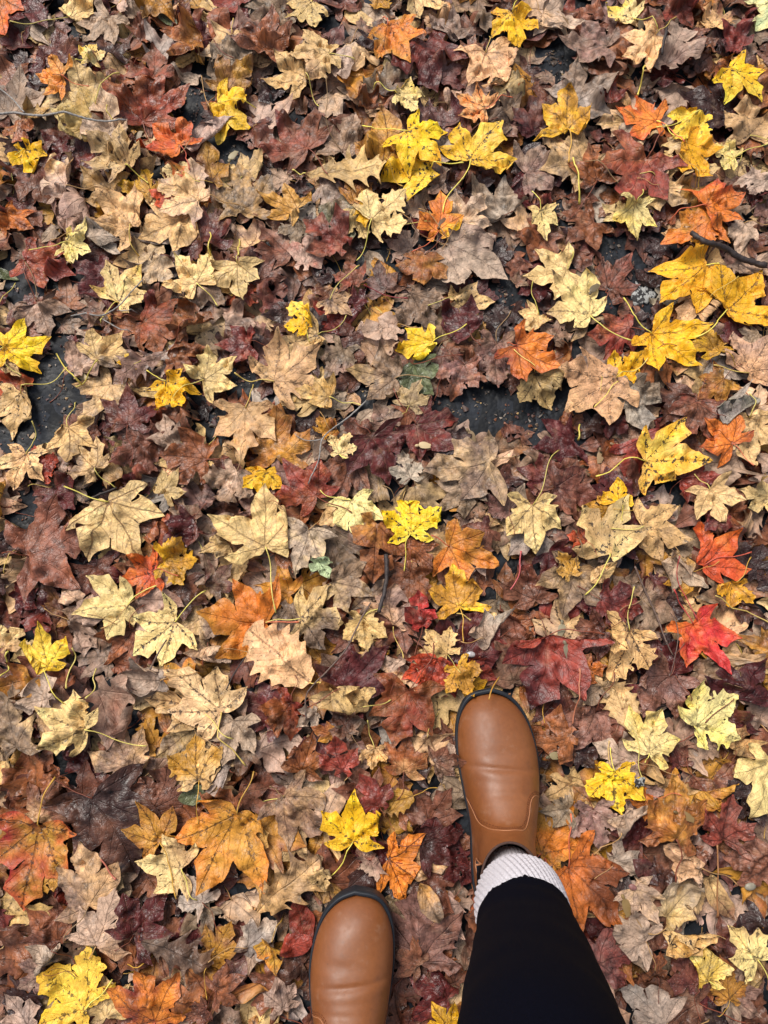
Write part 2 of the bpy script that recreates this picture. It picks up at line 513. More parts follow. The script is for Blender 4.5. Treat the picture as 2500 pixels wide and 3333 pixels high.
gy, gx = np.mgrid[0:GNY, 0:GNX]
GP = np.stack([GX0 + (gx.ravel() + .5) * CELL, GY0 + (gy.ravel() + .5) * CELL], 1)
CEIL = np.full(len(GP), 2.0)
for k, P in FW.items():
    sel = np.where((np.abs(GP[:, 0] - P[:, 0].mean()) < .15) & (np.abs(GP[:, 1] - P[:, 1].mean()) < .24))[0]
    q = GP[sel]; dd = seg_dist(q, P, np.roll(P, -1, 0)); dd[inside(q, P)] = 0
    CEIL[sel] = np.minimum(CEIL[sel], .0185 + dd * 1.1 + np.where(dd > .02, (dd - .02) * 12, 0))
CEIL = CEIL.reshape(GNY, GNX)
def squash(V):
    c = CEIL[gi(V[:, 0], V[:, 1])]
    z = np.maximum(V[:, 2], 0)
    V = V.copy(); V[:, 2] = c * (1 - np.exp(-z / c))
    return V

# ------------------------------------------------------------------ colours
PAL = {
 'Y': (250, 190, 24), 'L': (248, 204, 76), 'C': (242, 212, 142), 'T': (226, 185, 124), 'p': (226, 178, 128), 't': (188, 158, 136),
 'V': (206, 172, 114), 'K': (138, 112, 90), 'g': (176, 160, 145), 'G': (194, 138, 50), 'O': (218, 124, 44), 'F': (206, 82, 42),
 'X': (194, 54, 50), 'R': (138, 56, 42), 'o': (148, 86, 46), 'B': (122, 76, 56), 'W': (88, 36, 34), 'm': (136, 98, 88),
 'D': (60, 38, 34), 'N': (98, 104, 70), 'n': (182, 205, 150)}
PAL = {k: srgb(*v) for k, v in PAL.items()}
WARM = 'YLCTpVOFXGn'
def leaf_look(code, r):
    """veins (0 pale .5 none 1 dark), specks, roughness, mottle"""
    c = code[0]
    if c in 'YLn': return (.5 + .30 * r.random(), .45 + .55 * r.random(), .50, .16)
    if c in 'C': return (.5 + .32 * r.random(), .35 + .6 * r.random(), .52, .24)
    if c in 'TVp': return (.5 + .42 * r.random(), .25 + .7 * r.random(), .52, .42)
    if c in 'OFG': return (.62 + .36 * r.random(), .75 * r.random() + .1, .46, .32)
    if c in 'X': return (.56, .2, .42, .2)
    if c in 'tg': return (.5 + .25 * r.random(), .45 * r.random(), .52, .45)
    if c in 'K': return (.5 + .4 * (r.random() - .35), .3 * r.random(), .46, .75)
    if c in 'BoRm': return (.5 + .5 * (r.random() - .22), .3 * r.random(), .33 + .17 * r.random(), .7)
    if c == 'W': return (.5 + .4 * (r.random() - .3), .1, .30 + .17 * r.random(), .6)
    return (.6, .2, .34, .5)

def shape_leaf(t, L, ang, pos, r, curl='', width=1.0, extra_z=0.0, conform=True, mess=1.0):
    """deforms a flat template, drops it on the pile, returns vertices and flat coordinates"""
    u, v = t.V[:, 0] * width, t.V[:, 1]
    k = r.normal(0, .10); u = u + k * v * (1 - v) * .8          # slight sideways bend
    wx, wy = r.uniform(0, 256, 2)
    u, v = u + .045 * samp(NF[0], wx + u * 14, wy + v * 14) * np.minimum(1, np.hypot(u, v) * 2), v + .035 * samp(NF[0], wx + 99 + u * 14, wy + 50 + v * 14) * np.minimum(1, np.hypot(u, v) * 2)
    rr = np.hypot(u, v - .35)
    cup = r.normal(.03, .10) * mess
    fold = abs(r.normal(0, .15)) * mess * (1 if r.random() < .7 else -1)
    if r.random() < .10 * mess: fold *= 3
    ox, oy = r.uniform(0, 256, 2)
    wob = samp(NF[0], ox + u * 26, oy + v * 26)
    wob2 = samp(NF[0], ox + 90 + u * 60, oy + v * 60)
    z = cup * rr ** 2 + fold * np.abs(u) + wob * .040 * mess + wob2 * .014 * mess
    z += .20 * np.minimum(t.vd, .11) * r.uniform(.3, 1.2) + .10 * np.minimum(t.sd, .05)   # quilting between veins
    # lobe tips curl, each its own way
    for tip in t.tips:
        a = r.normal(.04, .20) * mess
        d = np.hypot(t.V[:, 0] - tip[0], t.V[:, 1] - tip[1])
        z += a * np.clip(1 - d / .42, 0, 1) ** 2
    x, y = u * L, v * L; z = z * L
    # rolls: bend around a cylinder beyond a line
    rolls = []
    if 'm' in curl:
        sgn = 0 if r.random() < .5 else math.pi
        rolls.append((sgn + r.uniform(-.25, .25), r.uniform(.0, .06), r.uniform(.07, .11), r.uniform(2.3, 2.9)))
        rolls.append((sgn + math.pi + r.uniform(-.3, .3), r.uniform(.18, .28), r.uniform(.07, .14), r.uniform(1.0, 2.2)))
    elif 'c' in curl:
        a = r.uniform(-.5, .5) if t.kind in 'EHQ' else r.uniform(0, 2 * math.pi)
        if t.kind in 'EHQ': a = (0 if r.random() < .5 else math.pi) + r.uniform(-.35, .35)
        rolls.append((a, r.uniform(.02, .10), r.uniform(.10, .17), r.uniform(1.3, 2.6)))
        if r.random() < .6: rolls.append((a + math.pi + r.uniform(-.5, .5), r.uniform(.10, .22), r.uniform(.10, .2), r.uniform(.8, 1.7)))
    elif r.random() < .58 * mess:
        rolls.append((r.uniform(0, 2 * math.pi), r.uniform(.26, .48), r.uniform(.05, .18), r.uniform(.6, 2.4)))
        if r.random() < .45: rolls.append((r.uniform(0, 2 * math.pi), r.uniform(.30, .48), r.uniform(.05, .16), r.uniform(.6, 2.2)))
    for (a, off, rad, amax) in rolls:
        nx, ny = math.cos(a), math.sin(a); rad *= L; off *= L
        s = (x * nx + (y - .4 * L) * ny) - off
        m = s > 0
        th = np.minimum(s / rad, amax); lin = np.maximum(s - amax * rad, 0)
        new = rad * np.sin(th) + lin * np.cos(th)
        up = rad * (1 - np.cos(th)) + lin * np.sin(th)
        dx = np.where(m, new - s, 0) - np.where(m, z * np.sin(th), 0)
        z = np.where(m, z * np.cos(th) + up, z)
        x = x + dx * nx; y = y + dx * ny
    ca, sa = math.cos(ang), math.sin(ang)              # ang: direction of the tip, clockwise from +Y
    X = x * ca + y * sa; Y = -x * sa + y * ca
    X += pos[0]; Y += pos[1]
    tx_, ty_ = r.normal(0, .06) * mess, r.normal(0, .06) * mess
    z = z + (X - pos[0]) * tx_ + (Y - pos[1]) * ty_
    hh = H[gi(X, Y)]
    if conform:
        off = np.percentile(hh - z, 74 if extra_z == 0 else 84)
        z = z + off
        d = np.maximum(hh + .0014 - z, 0)
        for _ in range(5):
            s = np.bincount(t.E[:, 0], d[t.E[:, 1]], len(d)) + np.bincount(t.E[:, 1], d[t.E[:, 0]], len(d))
            d = np.maximum(np.maximum(hh + .0014 - z, 0), .35 * d + .65 * s / t.deg)
        # pull the airborne part down softly too
        gap = z - hh
        z = z + d - np.clip(gap - .012, 0, 1) * .45 * (0 if curl else 1)
        z = np.maximum(z, hh + .0005)
    V = np.stack([X, Y, z], 1)
    return V
def stamp(V, idx, t=None):
    # edges' midpoints fill the holes between vertices
    P = V
    if t is not None:
        P = np.concatenate([V, (V[t.F[:, 0]] + V[t.F[:, 1]] + V[t.F[:, 2]]) / 3, (V[t.E[:, 0]] + V[t.E[:, 1]]) / 2])
    i, j = gi(P[:, 0], P[:, 1])
    for a, b in ((0, 0), (0, 1), (1, 0), (1, 1)):
        ii, jj = i + a, j + b
        np.maximum.at(H, (ii, jj), P[:, 2].astype(np.float32))
        m = P[:, 2] >= H[ii, jj] - 1e-6
        OWN[ii[m], jj[m]] = idx

def leaf_attrs(t, L, code, r, edge=None):
    c1 = PAL[code[0]]; c2 = PAL[code[1]] if len(code) > 1 else c1 * .7
    ox, oy = r.uniform(0, 256, 2)
    n1 = samp(NF[0], ox + t.V[:, 0] * 30, oy + t.V[:, 1] * 30)
    n2 = samp(NF[1], ox + 77 + t.V[:, 0] * 70, oy + t.V[:, 1] * 70)
    vein, spk, rough, mott = leaf_look(code, r)
    if len(code) > 1:
        w = n1 * .30 + n2 * .14 + .26
        if code[0] in 'YLOXRG' and code[1] in 'OFXRBGTY':          # second colour gathers at the margin
            w = (w + .30 - np.clip(t.ed, 0, .16) * 3.2) * (.45 if code[0] in 'YL' else 1)
        w = np.clip(w, 0, 1)[:, None]
    else:
        w = np.clip(n1 * .25 + .2, 0, .6)[:, None]
    c = c1 * (1 - w) + c2 * w
    tone = 1 + r.normal(0, .07)
    c = c * tone * (1 + n2 * .09)[:, None] * (1 + r.normal(0, .03, 3))
    # dry brown margin and blotches of their own
    if code[0] not in 'YLCX' or r.random() < .25:
        e = np.clip(1 - t.ed / .035, 0, 1) * np.clip(.5 + n2 * .4, 0, 1) * .45
        c = c * (1 - e[:, None] * np.array([.45, .55, .6]))
    if code[0] in 'BWoRKmtTGDOFpVC' and r.random() < .75:
        b = np.clip(n1 * .8 - .55, 0, 1)[:, None] * .65
        c = c * (1 - b) + c * np.array([.42, .38, .42]) * b
    c = np.clip(c, .002, .9)
    n = len(t.V)
    col = np.concatenate([c, np.ones((n, 1))], 1)
    par = np.tile([vein, spk, rough, mott], (n, 1))
    lv = np.stack([np.clip(t.vd / .10, 0, 1), np.clip(t.sd / .10, 0, 1), np.clip(t.ed / .1, 0, 1), np.ones(n)], 1)
    o = r.uniform(0, 40, 3)
    tx = np.stack([t.V[:, 0] * L + o[0], t.V[:, 1] * L + o[1], np.full(n, o[2])], 1)
    return col, par, lv, tx

STEMC = {'Y': (232, 214, 96), 'L': (232, 220, 110), 'C': (228, 214, 110), 'T': (222, 204, 112), 'p': (220, 190, 104), 'V': (206, 192, 92),
         'O': (214, 112, 78), 'F': (206, 96, 74), 'X': (196, 72, 66), 'G': (206, 160, 70), 't': (180, 140, 90), 'K': (150, 120, 84), 'n': (200, 205, 120)}
def stem_attrs(n, code, r):
    c = srgb(*STEMC.get(code[0], (128, 68, 48))) * (1 + r.normal(0, .08))
    col = np.tile([*np.clip(c, 0, .9), 1], (n, 1))
    return col, np.tile([.5, .1, .42, .15], (n, 1)), np.ones((n, 4)), r.uniform(0, 40, (1, 3)) + np.zeros((n, 3))
def tube(P, R, ns=6):
    P = np.asarray(P, float); n = len(P); R = np.broadcast_to(R, (n,))
    T = np.gradient(P, axis=0); T /= np.linalg.norm(T, axis=1)[:, None] + 1e-12
    up = np.array([0, 0, 1.0]); S = np.cross(T, up); S /= np.linalg.norm(S, axis=1)[:, None] + 1e-9
    U = np.cross(S, T)
    a = np.arange(ns) * 2 * math.pi / ns
    V = P[:, None] + R[:, None, None] * (np.cos(a)[None, :, None] * S[:, None] + np.sin(a)[None, :, None] * U[:, None])
    V = V.reshape(-1, 3); F = []
    for i in range(n - 1):
        for k in range(ns):
            a0, a1 = i * ns + k, i * ns + (k + 1) % ns
            F += [(a0, a1, a1 + ns), (a0, a1 + ns, a0 + ns)]
    for k in range(1, ns - 1):
        F += [(0, k + 1, k), ((n - 1) * ns, (n - 1) * ns + k, (n - 1) * ns + k + 1)]
    return V, np.array(F)
def lay_curve(p0, p1, r, z0=None, bend=.12, n=15, rad=.0006, lift=.0, z_end=None):
    p0, p1 = np.array(p0), np.array(p1); d = p1 - p0; nrm = np.array([-d[1], d[0]])
    b1, b2 = r.normal(0, bend), r.normal(0, bend * .5)
    t = np.linspace(0, 1, n)
    kx = r.integers(3, n - 3); kink = np.clip(1 - np.abs(np.arange(n) - kx) / 4, 0, 1) * r.normal(0, .035)
    b1 = np.clip(b1, -.2, .2)
    P = p0 + nrm * kink[:, None] + d * t[:, None] + nrm * (b1 * 4 * t * (1 - t) * .5 + b2 * np.sin(2 * math.pi * t) * .5)[:, None]
    h = np.array([H[max(0, a-1):a+2, max(0, b-1):b+2].max() for a, b in zip(*gi(P[:, 0], P[:, 1]))])
    z = h + rad * 1.1
    # a stiff stem bridges the dips
    for _ in range(14):
        zz = z.copy(); zz[1:-1] = .5 * (z[:-2] + z[2:]); z = np.maximum(h + rad, zz * .8 + z * .2)
        if z0 is not None: z[0] = z0
    z = z + lift * np.sin(t * math.pi)
    return np.concatenate([P, z[:, None]], 1)
def stem_for(base, z0, end, L, ang, code, r, long_=False):
    if end is None:
        a = ang + math.pi + r.normal(0, .5); l = L * r.uniform(.45, 1.0)
        end = base + np.array([math.sin(a), math.cos(a)]) * l
    P = lay_curve(base, end, r, z0)
    R = np.full(len(P), .00062); R[-2:] = .00095; R[-1] = .0008; R[0] = .0008
    R *= (1.05 if long_ else .9) * L / .062
    return tube(P, R, 5)

CATALOG = """
@00
-30 -40 45 215 S OF 7 -|orange leaf cut by the left border in the top left corner
90 -60 335 170 S WR 4 -|glossy dark red leaf in the top left corner, right of the orange one
330 440 420 190 S WB 3 -|large wet maroon leaf under the long yellow stem near the top left
450 125 690 30 S TC 7 110,215|buff leaf at the top edge with a long curved yellow stem
700 90 550 275 S tK 5 -|crumpled greyish beige leaf right below the buff one with the long stem
1010 -50 930 140 S oG 4 -|rusty ochre leaf at the top edge left of the small green leaf
1010 75 1150 150 E N 3 -|small dark green leaf sliver near the top edge
1300 250 1045 210 S oG 7 1500,315|ochre and rust leaf with jagged right side and thin stem pointing right
990 560 1000 320 A BR 5 -|smooth reddish brown lobe above the rusty orange upright leaf
925 790 935 430 S oR 7 975,1020|rusty orange upright leaf with red tints just above the fiery orange one
620 700 490 405 S TV 5 790,510|big dull tan leaf with dark veins left of the rusty upright leaf
610 770 305 660 S VG 5 -|mustard tinted tan leaf right above the grey twig near the left
415 515 220 490 S OG 7 580,560|small bright orange leaf lying over tan leaves near the upper left edge
590 400 625 280 J LC 8 485,380|tiny ragged pale yellow leaf fragment near the upper left
60 750 165 450 S tK 4 -|flat beige leaf at the left edge above the fork of the grey twig
1310 505 1120 465 E t 6 1360,700|rounded pinkish beige leaf with a dark red stem above the yellow leaf
1500 440 1490 260 J K 4 -|mottled grey brown leaf upper left, right of the ochre jagged leaf
1480 610 1645 440 S GB 4 -|brown leaf with toothed edge just above the yellow leaf with folded beige one
1415 680 1640 815 S YL 8 1655,695|yellow leaf by the dark asphalt hole with a folded beige leaf across it
1265 920 1510 770 E tg 9c -|folded pale beige leaf lying across the yellow leaf near the asphalt hole
1170 950 1000 765 S FO 9 1225,1100|fiery red orange leaf at the end of the long grey twig
1095 840 1080 690 A GO 6 -|golden lobe showing behind the fiery red orange leaf
690 890 665 590 A tp 7 -|narrow pinkish beige leaf standing over the grey twig
165 780 310 690 E GT 6c -|curled ochre leaf edge at the fork of the grey twig
130 770 170 920 A oG 6 -|small rusty curled tip hanging below the grey twig at left
520 1085 570 860 S WR 4 -|large dark wine leaf below the grey twig
400 985 290 870 S W 4 -|dark wine lobe left of the large wine leaf under the twig
90 880 240 985 S D 3 -|near black brown leaf under the twig at the left edge
165 970 230 1135 A YO 8 90,995|small yellow curled leaf near the left edge below the twig
450 1235 235 1035 S tT 8c -|crumpled beige leaf right beside the small yellow curled leaf
825 1090 612 915 S VK 8 960,1185|khaki leaf shaped like a bird wing below the grey twig
850 905 720 965 E R 5 -|small crimson sliver above the khaki wing shaped leaf
760 1240 560 1075 A GT 6 -|ochre tan lobe below the khaki wing shaped leaf
980 1250 770 1190 J GY 7 -|mustard yellow toothed leaf above the peach tan leaf
865 1480 630 1235 S pT 8 900,1659|peach tan leaf with horn like lobe and straight yellow stem pointing down
1280 1290 995 1135 J tT 9 1550,1330|jagged pale beige leaf over a red lobe and a yellow orange lobe
1260 1175 1110 1065 A GF 8 -|yellow orange lobe above the jagged pale beige leaf
1195 1150 1045 1085 J C 7 -|cream lobe tip above the jagged pale beige leaf
1090 1290 965 1230 A RF 7 -|red lobe tip left of the jagged pale beige leaf
1345 1360 1320 1220 E GF 7 -|small orange yellow leaf end right of the jagged pale beige leaf
1250 1400 900 1565 S TV 6 -|broad tan leaf lying under the jagged pale beige leaf
60 1400 215 1490 S RO 7 -|small brick red and orange leaf at the left edge
440 1395 275 1560 A tK 7c -|greyish beige curled leaf left of the cream leaf
640 1365 755 1440 A G 6 -|small mustard lobe left of the peach tan leaf
445 1580 610 1640 S CL 9 185,1615|pale cream yellow leaf with a stem pointing left, upper left area
560 1540 800 1650 E tg 8c -|greyish white curled leaf beside the pale cream yellow leaf
1330 1590 1240 1310 S WB 4 -|glossy oxblood leaf below the jagged pale beige leaf
1560 1370 1530 1065 J KG 5 -|big weathered grey brown leaf with a straight dark midrib
1380 1180 1340 920 A GB 5 -|golden brown leaf just below the asphalt hole with the yellow leaf
430 1335 680 1580 E tm 7c -|long pinkish beige curled leaf edge, upper left
200 1070 370 1310 S BW 4 -|dull maroon leaf below the small yellow curled leaf
@10
365 20 205 165 S VT 8 385,-40|khaki leaf with fine dark veins at the top edge
475 345 210 360 J Tp 9 640,360|pale sand coloured sharp toothed leaf in the upper middle
320 490 120 320 S TV 7 -|dull cream leaf tucked under the pale sand toothed leaf
585 290 540 500 E tK 7 660,180|rounded brown beige leaf right of the pale sand toothed leaf
855 160 1005 410 S OG 9 820,80|big orange leaf near the top edge with long drooping lobes
1010 -70 1240 80 S TC 7 -|cream leaf touching the top edge above the grey lilac leaf
790 -40 870 50 J GY 7 -|golden leaf cut by the top edge left of the cream one
1290 230 1110 90 S Kg 6 -|grey lilac leaf right of the big orange leaf at the top
910 625 1100 590 J CL 9 760,560|small pale lemon toothed leaf in the upper middle with water drops
1655 105 1690 345 S YO 9 1740,-100|yellow leaf with orange tips near the top edge right of centre
1490 330 1640 625 S pT 8 -|smooth peach beige leaf below the yellow leaf with orange tips
1100 260 1180 600 S WR 5 -|dark wine leaf under the big orange top leaf
1320 790 920 715 Q mW 5 -|flat purple brown lobed leaf behind the yellow leaves
1500 790 1720 630 A KD 4 -|dark slate coloured leaf right of the pale orange leaf
1485 715 1285 635 S OT 8 1659,640|pale orange toothed leaf with dark specks above the yellow trio
985 855 1220 1035 S YO 9 690,820|uppermost of the yellow trio with a long stem pointing left
1130 1100 800 1175 S YL 8 1345,1050|lowest of the yellow trio, half under the upper one
1385 1060 1590 815 S YL 9 1210,1380|rightmost of the yellow trio with a long stem pointing down
335 955 95 740 S BR 7 -|large glossy red brown leaf with a bright crimson lobe, upper middle
560 970 620 740 J Kt 6 460,560|grey pink speckled leaf above the big tan oak leaf
820 1040 795 690 A GB 7 -|mustard brown leaf with a dark stain left of the yellow trio
320 1100 825 1090 Q TV 9 240,1120|large smooth tan oak leaf with pointed lobes, upper middle
640 1325 755 1175 S GB 7 -|ochre brown leaf below the tan oak leaf
700 1330 725 1470 A YG 7 -|small yellow lobe hanging below the ochre brown leaf
750 1445 965 1265 J CV 8 -|cream toothed leaf below the yellow trio pointing up right
640 1380 720 1545 J TV 6 -|ragged buff leaf below the small yellow lobe
270 1350 35 1270 S GV 6 -|ochre mottled leaf left of the small green grey leaf
1185 1490 1195 1225 A OY 9 1010,1630|orange leaf with a slug shaped mark below the yellow trio
1320 1425 1485 1265 S tp 7 -|beige leaf right of the orange leaf with the slug shaped mark
1240 1590 1610 1790 S tm 8 -|large pinkish grey leaf below the orange leaf with the slug shaped mark
270 1440 230 1600 J K 5 -|grey brown netted leaf left of the green grey leaf
310 1720 425 1540 A tR 5 -|dusty pink leaf below the grey brown netted leaf
560 1565 330 1420 A BR 6 -|brown red curled leaf across the green grey leaf
500 1345 605 1590 S NK 4 -|dull green grey leaf under the brown red curled leaf
1010 1600 820 1555 S tB 6 -|small brown beige triangular leaf left of the orange slug marked leaf
1640 1400 1400 1190 S Kg 5 -|broad dark grey leaf below the rightmost yellow leaf of the trio
60 330 130 30 S Bo 4 -|wet brown leaf left of the khaki leaf at the top
@20
190 100 470 120 S tp 8 150,-20|beige leaf with wide spread lobes at the top right of centre
780 135 600 55 S CL 8 935,215|pale yellow leaf with a stem to the right near the top right
910 270 690 385 S pt 9 1070,105|pinkish tan leaf with an upright stem near the top right
600 330 300 285 S Km 6 -|grey pink leaf left of the pinkish tan leaf with the upright stem
400 650 690 490 S Kg 6 -|slate grey leaf below the grey pink one beside the tall asphalt hole
1060 20 1190 195 S BR 6 -|rust brown leaf with a pointed lobe at the top right
1330 160 1340 0 S TB 5 -|tan brown leaf at the top edge left of the pale green corner leaf
1740 30 1530 190 S nC 9 -|pale green leaf cut by the top right corner
1500 290 1340 170 S WR 5 -|maroon lobe just below the pale green corner leaf
1160 200 1170 400 S BR 5 -|chestnut leaf between the pinkish tan leaf and the yellow right one
1020 370 1110 110 A tm 6 -|slim pinkish purple leaf right of the upright stem, top right
1410 455 1615 645 S YL 9 -|bright yellow leaf with curved lobes near the top right edge
1570 660 1490 335 S oB 6 -|rust leaf at the right edge behind the bright yellow curved leaf
370 825 375 530 S GY 8 370,1050|upright golden leaf with brown margins and a stem pointing straight down
940 775 645 710 S OF 9 1110,930|orange leaf pointing left between two yellow leaves, upper right
1200 745 1040 880 J LY 9 935,825|small lemon leaf right of the orange leaf pointing left
1115 935 1300 1160 S YO 9 940,780|yellow leaf half over a cream leaf in the upper right
1450 1010 1275 960 J CL 8 1659,930|cream leaf under the yellow one in the upper right
1540 880 1490 640 S TV 7 1659,920|tan leaf near the right edge above the cream one
745 770 555 770 S Tt 7 -|beige leaf under the orange leaf pointing left
790 790 800 990 S tT 7 -|small beige pointed leaf under the orange leaf pointing left
460 1060 180 850 S KT 7 -|grey tan leaf under the stem of the upright golden leaf
875 1025 705 1340 S Ro 9 935,940|brick red leaf with brownish rim in the upper right
560 1150 500 935 S oD 8 380,1410|dark burnt orange leaf left of the brick red one
100 1105 400 1050 S Km 6 -|lilac grey leaf below the grey tan leaf, right of centre top
185 1365 205 1555 S CT 9 130,1235|small cream star shaped leaf with stem pointing up
710 1400 585 1330 A CV 8 -|small olive cream leaf left of the pale yellow star
785 1345 810 1560 S CL 9 850,1225|pale yellow star leaf with a lobe pointing down, upper right
1225 1385 1490 1280 S OF 9 1015,1445|bright orange maple leaf near the right edge, upper right
1270 1425 995 1540 S OG 8 -|mottled orange leaf below the bright orange one, above the dark stick
1200 1200 1200 1400 S GT 7 -|dull ochre leaf behind the bright orange one
1170 1110 1010 860 J Tt 7 1215,1200|jagged beige leaf left of the yellow and cream pair
960 1200 1125 1345 S tT 7 -|beige triangular leaf right of the brick red leaf
1600 1170 1545 1350 S W 6 -|purple wine leaf at the right edge above the bright orange leaf
1650 1180 1465 1150 J tm 7 -|pinkish grey speckled leaf end at the right edge
380 1290 585 1300 A BW 6 -|square red brown leaf left of the pale star pair
540 1420 330 1580 S Bo 6 -|large chestnut leaf right of the small cream star
1500 1450 1485 1640 S tK 8 1659,1480|grey beige leaf right of the dark stick
200 1400 260 1260 A RW 6 -|dusky red lobe above the small cream star
1440 740 1070 620 S DW 5 -|dark brown purple leaf between the orange and yellow leaves
150 850 170 620 S BW 5 -|maroon brown leaf left of the upright golden leaf
500 190 580 0 A Bo 5 -|dark chestnut leaf standing at the top edge
@01
-70 60 90 125 E N 4 -|dull green leaf poking in at the left edge
170 30 490 130 S Ro 7 215,270|rust red leaf right of the green one at the left edge
710 110 480 290 S W 6 -|wine purple leaf left of the light yellow rounded leaf
750 275 925 75 S CL 8 655,435|light yellow rounded leaf with a grey twig across it
1050 20 930 200 S tp 7 -|pale beige leaf right of the light yellow rounded leaf
1275 180 1110 -30 S TC 9 1410,325|large sand coloured leaf with curled stem, left of centre
1545 65 1570 315 S TV 9 1540,-50|buff leaf with dark specks right of the large sand leaf
1330 170 1260 375 S K 6 -|grey leaf under the stem of the large sand leaf
925 425 1220 490 S oR 8 690,370|rusty leaf with one red upright lobe, left of centre
1290 510 1200 215 A oD 8c -|tall curled rust leaf right of the rusty leaf with upright lobe
45 605 330 525 S YO 9 -60,615|big yellow speckled leaf at the left edge above the asphalt
230 285 320 500 S Kt 7 165,40|brown leaf with pale net veins behind the big yellow left leaf
450 720 620 480 A mt 7 -|mauve pink folded leaf at the asphalt rim on the left
600 600 540 740 A RW 6 -|small crimson tip over the asphalt on the left
640 680 790 480 S TK 7 -|tan lobed leaf right of the mauve pink folded leaf
860 690 750 690 A YL 7 -|yellow lobe left of the cocoa brown oak leaf
1085 640 800 845 Q mK 9 -|cocoa brown oak leaf left of the speckled yellow leaf
1090 640 1330 590 S oB 6 -|chestnut leaf with green spot above the cream star leaf
1620 575 1395 600 S RW 7 -|dark red leaf with pointed lobe right of the cream star leaf
1320 805 1535 665 S TC 9 1120,920|cream star leaf with a stem curving across the yellow leaf
1085 820 1200 1015 S YG 8 975,770|yellow brown veined leaf left of the cream star leaf
1095 855 890 890 E TV 7 -|tan leaf behind the yellow brown veined leaf
720 830 510 1050 S KT 6 -|grey green tinted brown leaf right of the large asphalt gap
845 1110 860 850 S WB 7 -|maroon leaf with crackled veins, left of centre
150 900 85 1165 S TV 8 430,715|cream brown leaf over the large asphalt gap at the left edge
60 770 95 940 S oF 7 -|orange rust leaf above the large asphalt gap at the left edge
50 695 135 785 A T 8 165,790|small tan leaf under the big yellow left leaf
440 1105 440 1355 S TV 8 485,940|beige star leaf right below the large asphalt gap
640 1390 460 1230 S TK 7 755,1505|tan leaf with brown blotches right of the beige star leaf
1125 1215 1060 1015 A tK 7 -|grey beige triangular leaf, left of centre
1330 1320 1010 1275 S oB 7 1480,1300|brown orange leaf with dark branching veins, left of centre
1585 975 1580 1300 S pT 8 1640,830|large tan leaf with purple brown blotches, left of centre
165 1280 90 1520 S TC 9 255,1100|cream leaf at the left edge below the large asphalt gap
330 1480 500 1640 S WB 6 -|large maroon leaf right of the cream leaf at the left edge
240 1400 360 1260 S RF 7 -|small bright rust red lobe beside the cream left leaf
990 1200 710 1330 J BR 6 -|ragged red brown leaf above the big khaki leaf
1050 1525 1170 1385 S V 8 -|small khaki star leaf beside the big khaki leaf
710 1595 935 1990 S VC 9 415,1490|big khaki green leaf with long yellow stem, left side
1540 1400 1420 1620 J Kt 7 -|mottled brown grey leaf left of the small golden leaf
@11
335 455 225 285 J YL 9 350,560|small yellow leaf with a white dot, centre left
480 285 615 390 S TK 8 670,60|greyish tan leaf right of the small yellow leaf with the white dot
400 510 150 610 S TK 7 -|tan leaf under the small yellow leaf with the white dot
640 190 590 20 S BR 8 -|red brown leaf with a bright rust lower lobe in the upper centre
840 230 800 40 S Bm 7 -|glossy brown leaf right of the red brown one in the upper centre
1090 10 1035 245 S oG 8 -|orange brown leaf left of the pinkish grey leaf
1000 250 1150 460 J K 6 -|grey brown crackled leaf above the yellow leaf in the centre
1385 510 1200 305 S W 8 1455,590|dark wine star leaf right above the yellow centre leaf
1300 310 1540 310 S TK 7 -|tan brown leaf between the pinkish grey leaf and the wine star
1145 555 905 600 S YL 9 1365,440|yellow leaf in the picture centre over a green leaf
1020 700 1150 915 S N 8 1340,650|grey green leaf under the yellow centre leaf
115 800 400 560 S pT 8 -120,790|peach coloured leaf with a tall lobe, centre left
475 910 265 860 S TG 9 685,975|buff speckled leaf lying on the peach coloured leaf
900 795 575 745 S KT 9 1130,790|large mottled brown leaf left of the yellow centre leaf
1350 700 1270 920 J mo 8 -|small mauve and rust leaf right of the green leaf
990 965 1060 805 S TK 9 -|small tan leaf on the corner of the large mottled brown leaf
1560 565 1555 860 J Km 7 -|grey mauve crackled leaf above the central asphalt gap
560 600 440 790 J Km 6 -|mauve grey leaf between peach leaf and large mottled brown leaf
140 1320 140 970 S oG 7 -|tall rust and ochre leaf below the peach coloured leaf
430 1145 530 1050 J Go 7 -|small golden brown leaf by the fork of the thin twig
540 1275 600 1140 J CV 9 585,1310|little pale yellow leaf beside the thin twig in the centre
745 1140 885 1475 S W 8 640,1060|large purple wine leaf in the centre
1150 950 860 1130 Q Bo 7 -|smooth brown lobed leaf above the purple wine leaf
890 1100 760 960 A Km 7 -|small mauve beige pointed leaf left of the smooth brown lobed leaf
1040 1080 1270 1290 S WR 7 -|glossy dark red leaf with a pale maple key on it
1000 1430 950 1250 J gt 9 -|silvery ragged leaf right of the purple wine leaf
1520 1330 1100 1385 S KV 9 1680,1305|large olive grey leaf with a sharp upward lobe, centre right
1640 1640 1440 1560 S mW 7 -|mauve leaf below the large olive grey leaf
1380 1500 1150 1650 S Kt 7 -|mottled grey brown leaf right of the yellow maple leaf
65 1390 55 1590 S YO 8 -|small golden star leaf left of the rust red leaf, centre left
395 1555 190 1320 S Ro 8 620,1659|rust red leaf right of the small golden star leaf
600 1300 545 1600 S Bo 6 -|brown orange leaf left of the purple wine leaf
620 1580 690 1860 S CT 8 -|dull cream leaf left of the yellow maple leaf
1450 900 1380 1100 J Kt 6 -|small mauve brown leaf at the rim of the central asphalt gap
@21
355 95 75 155 S CV 8 395,-30|greenish cream leaf above the large cream star leaf, right
510 380 265 140 S CT 9 755,570|large cream star leaf with a yellow and red stem, right side
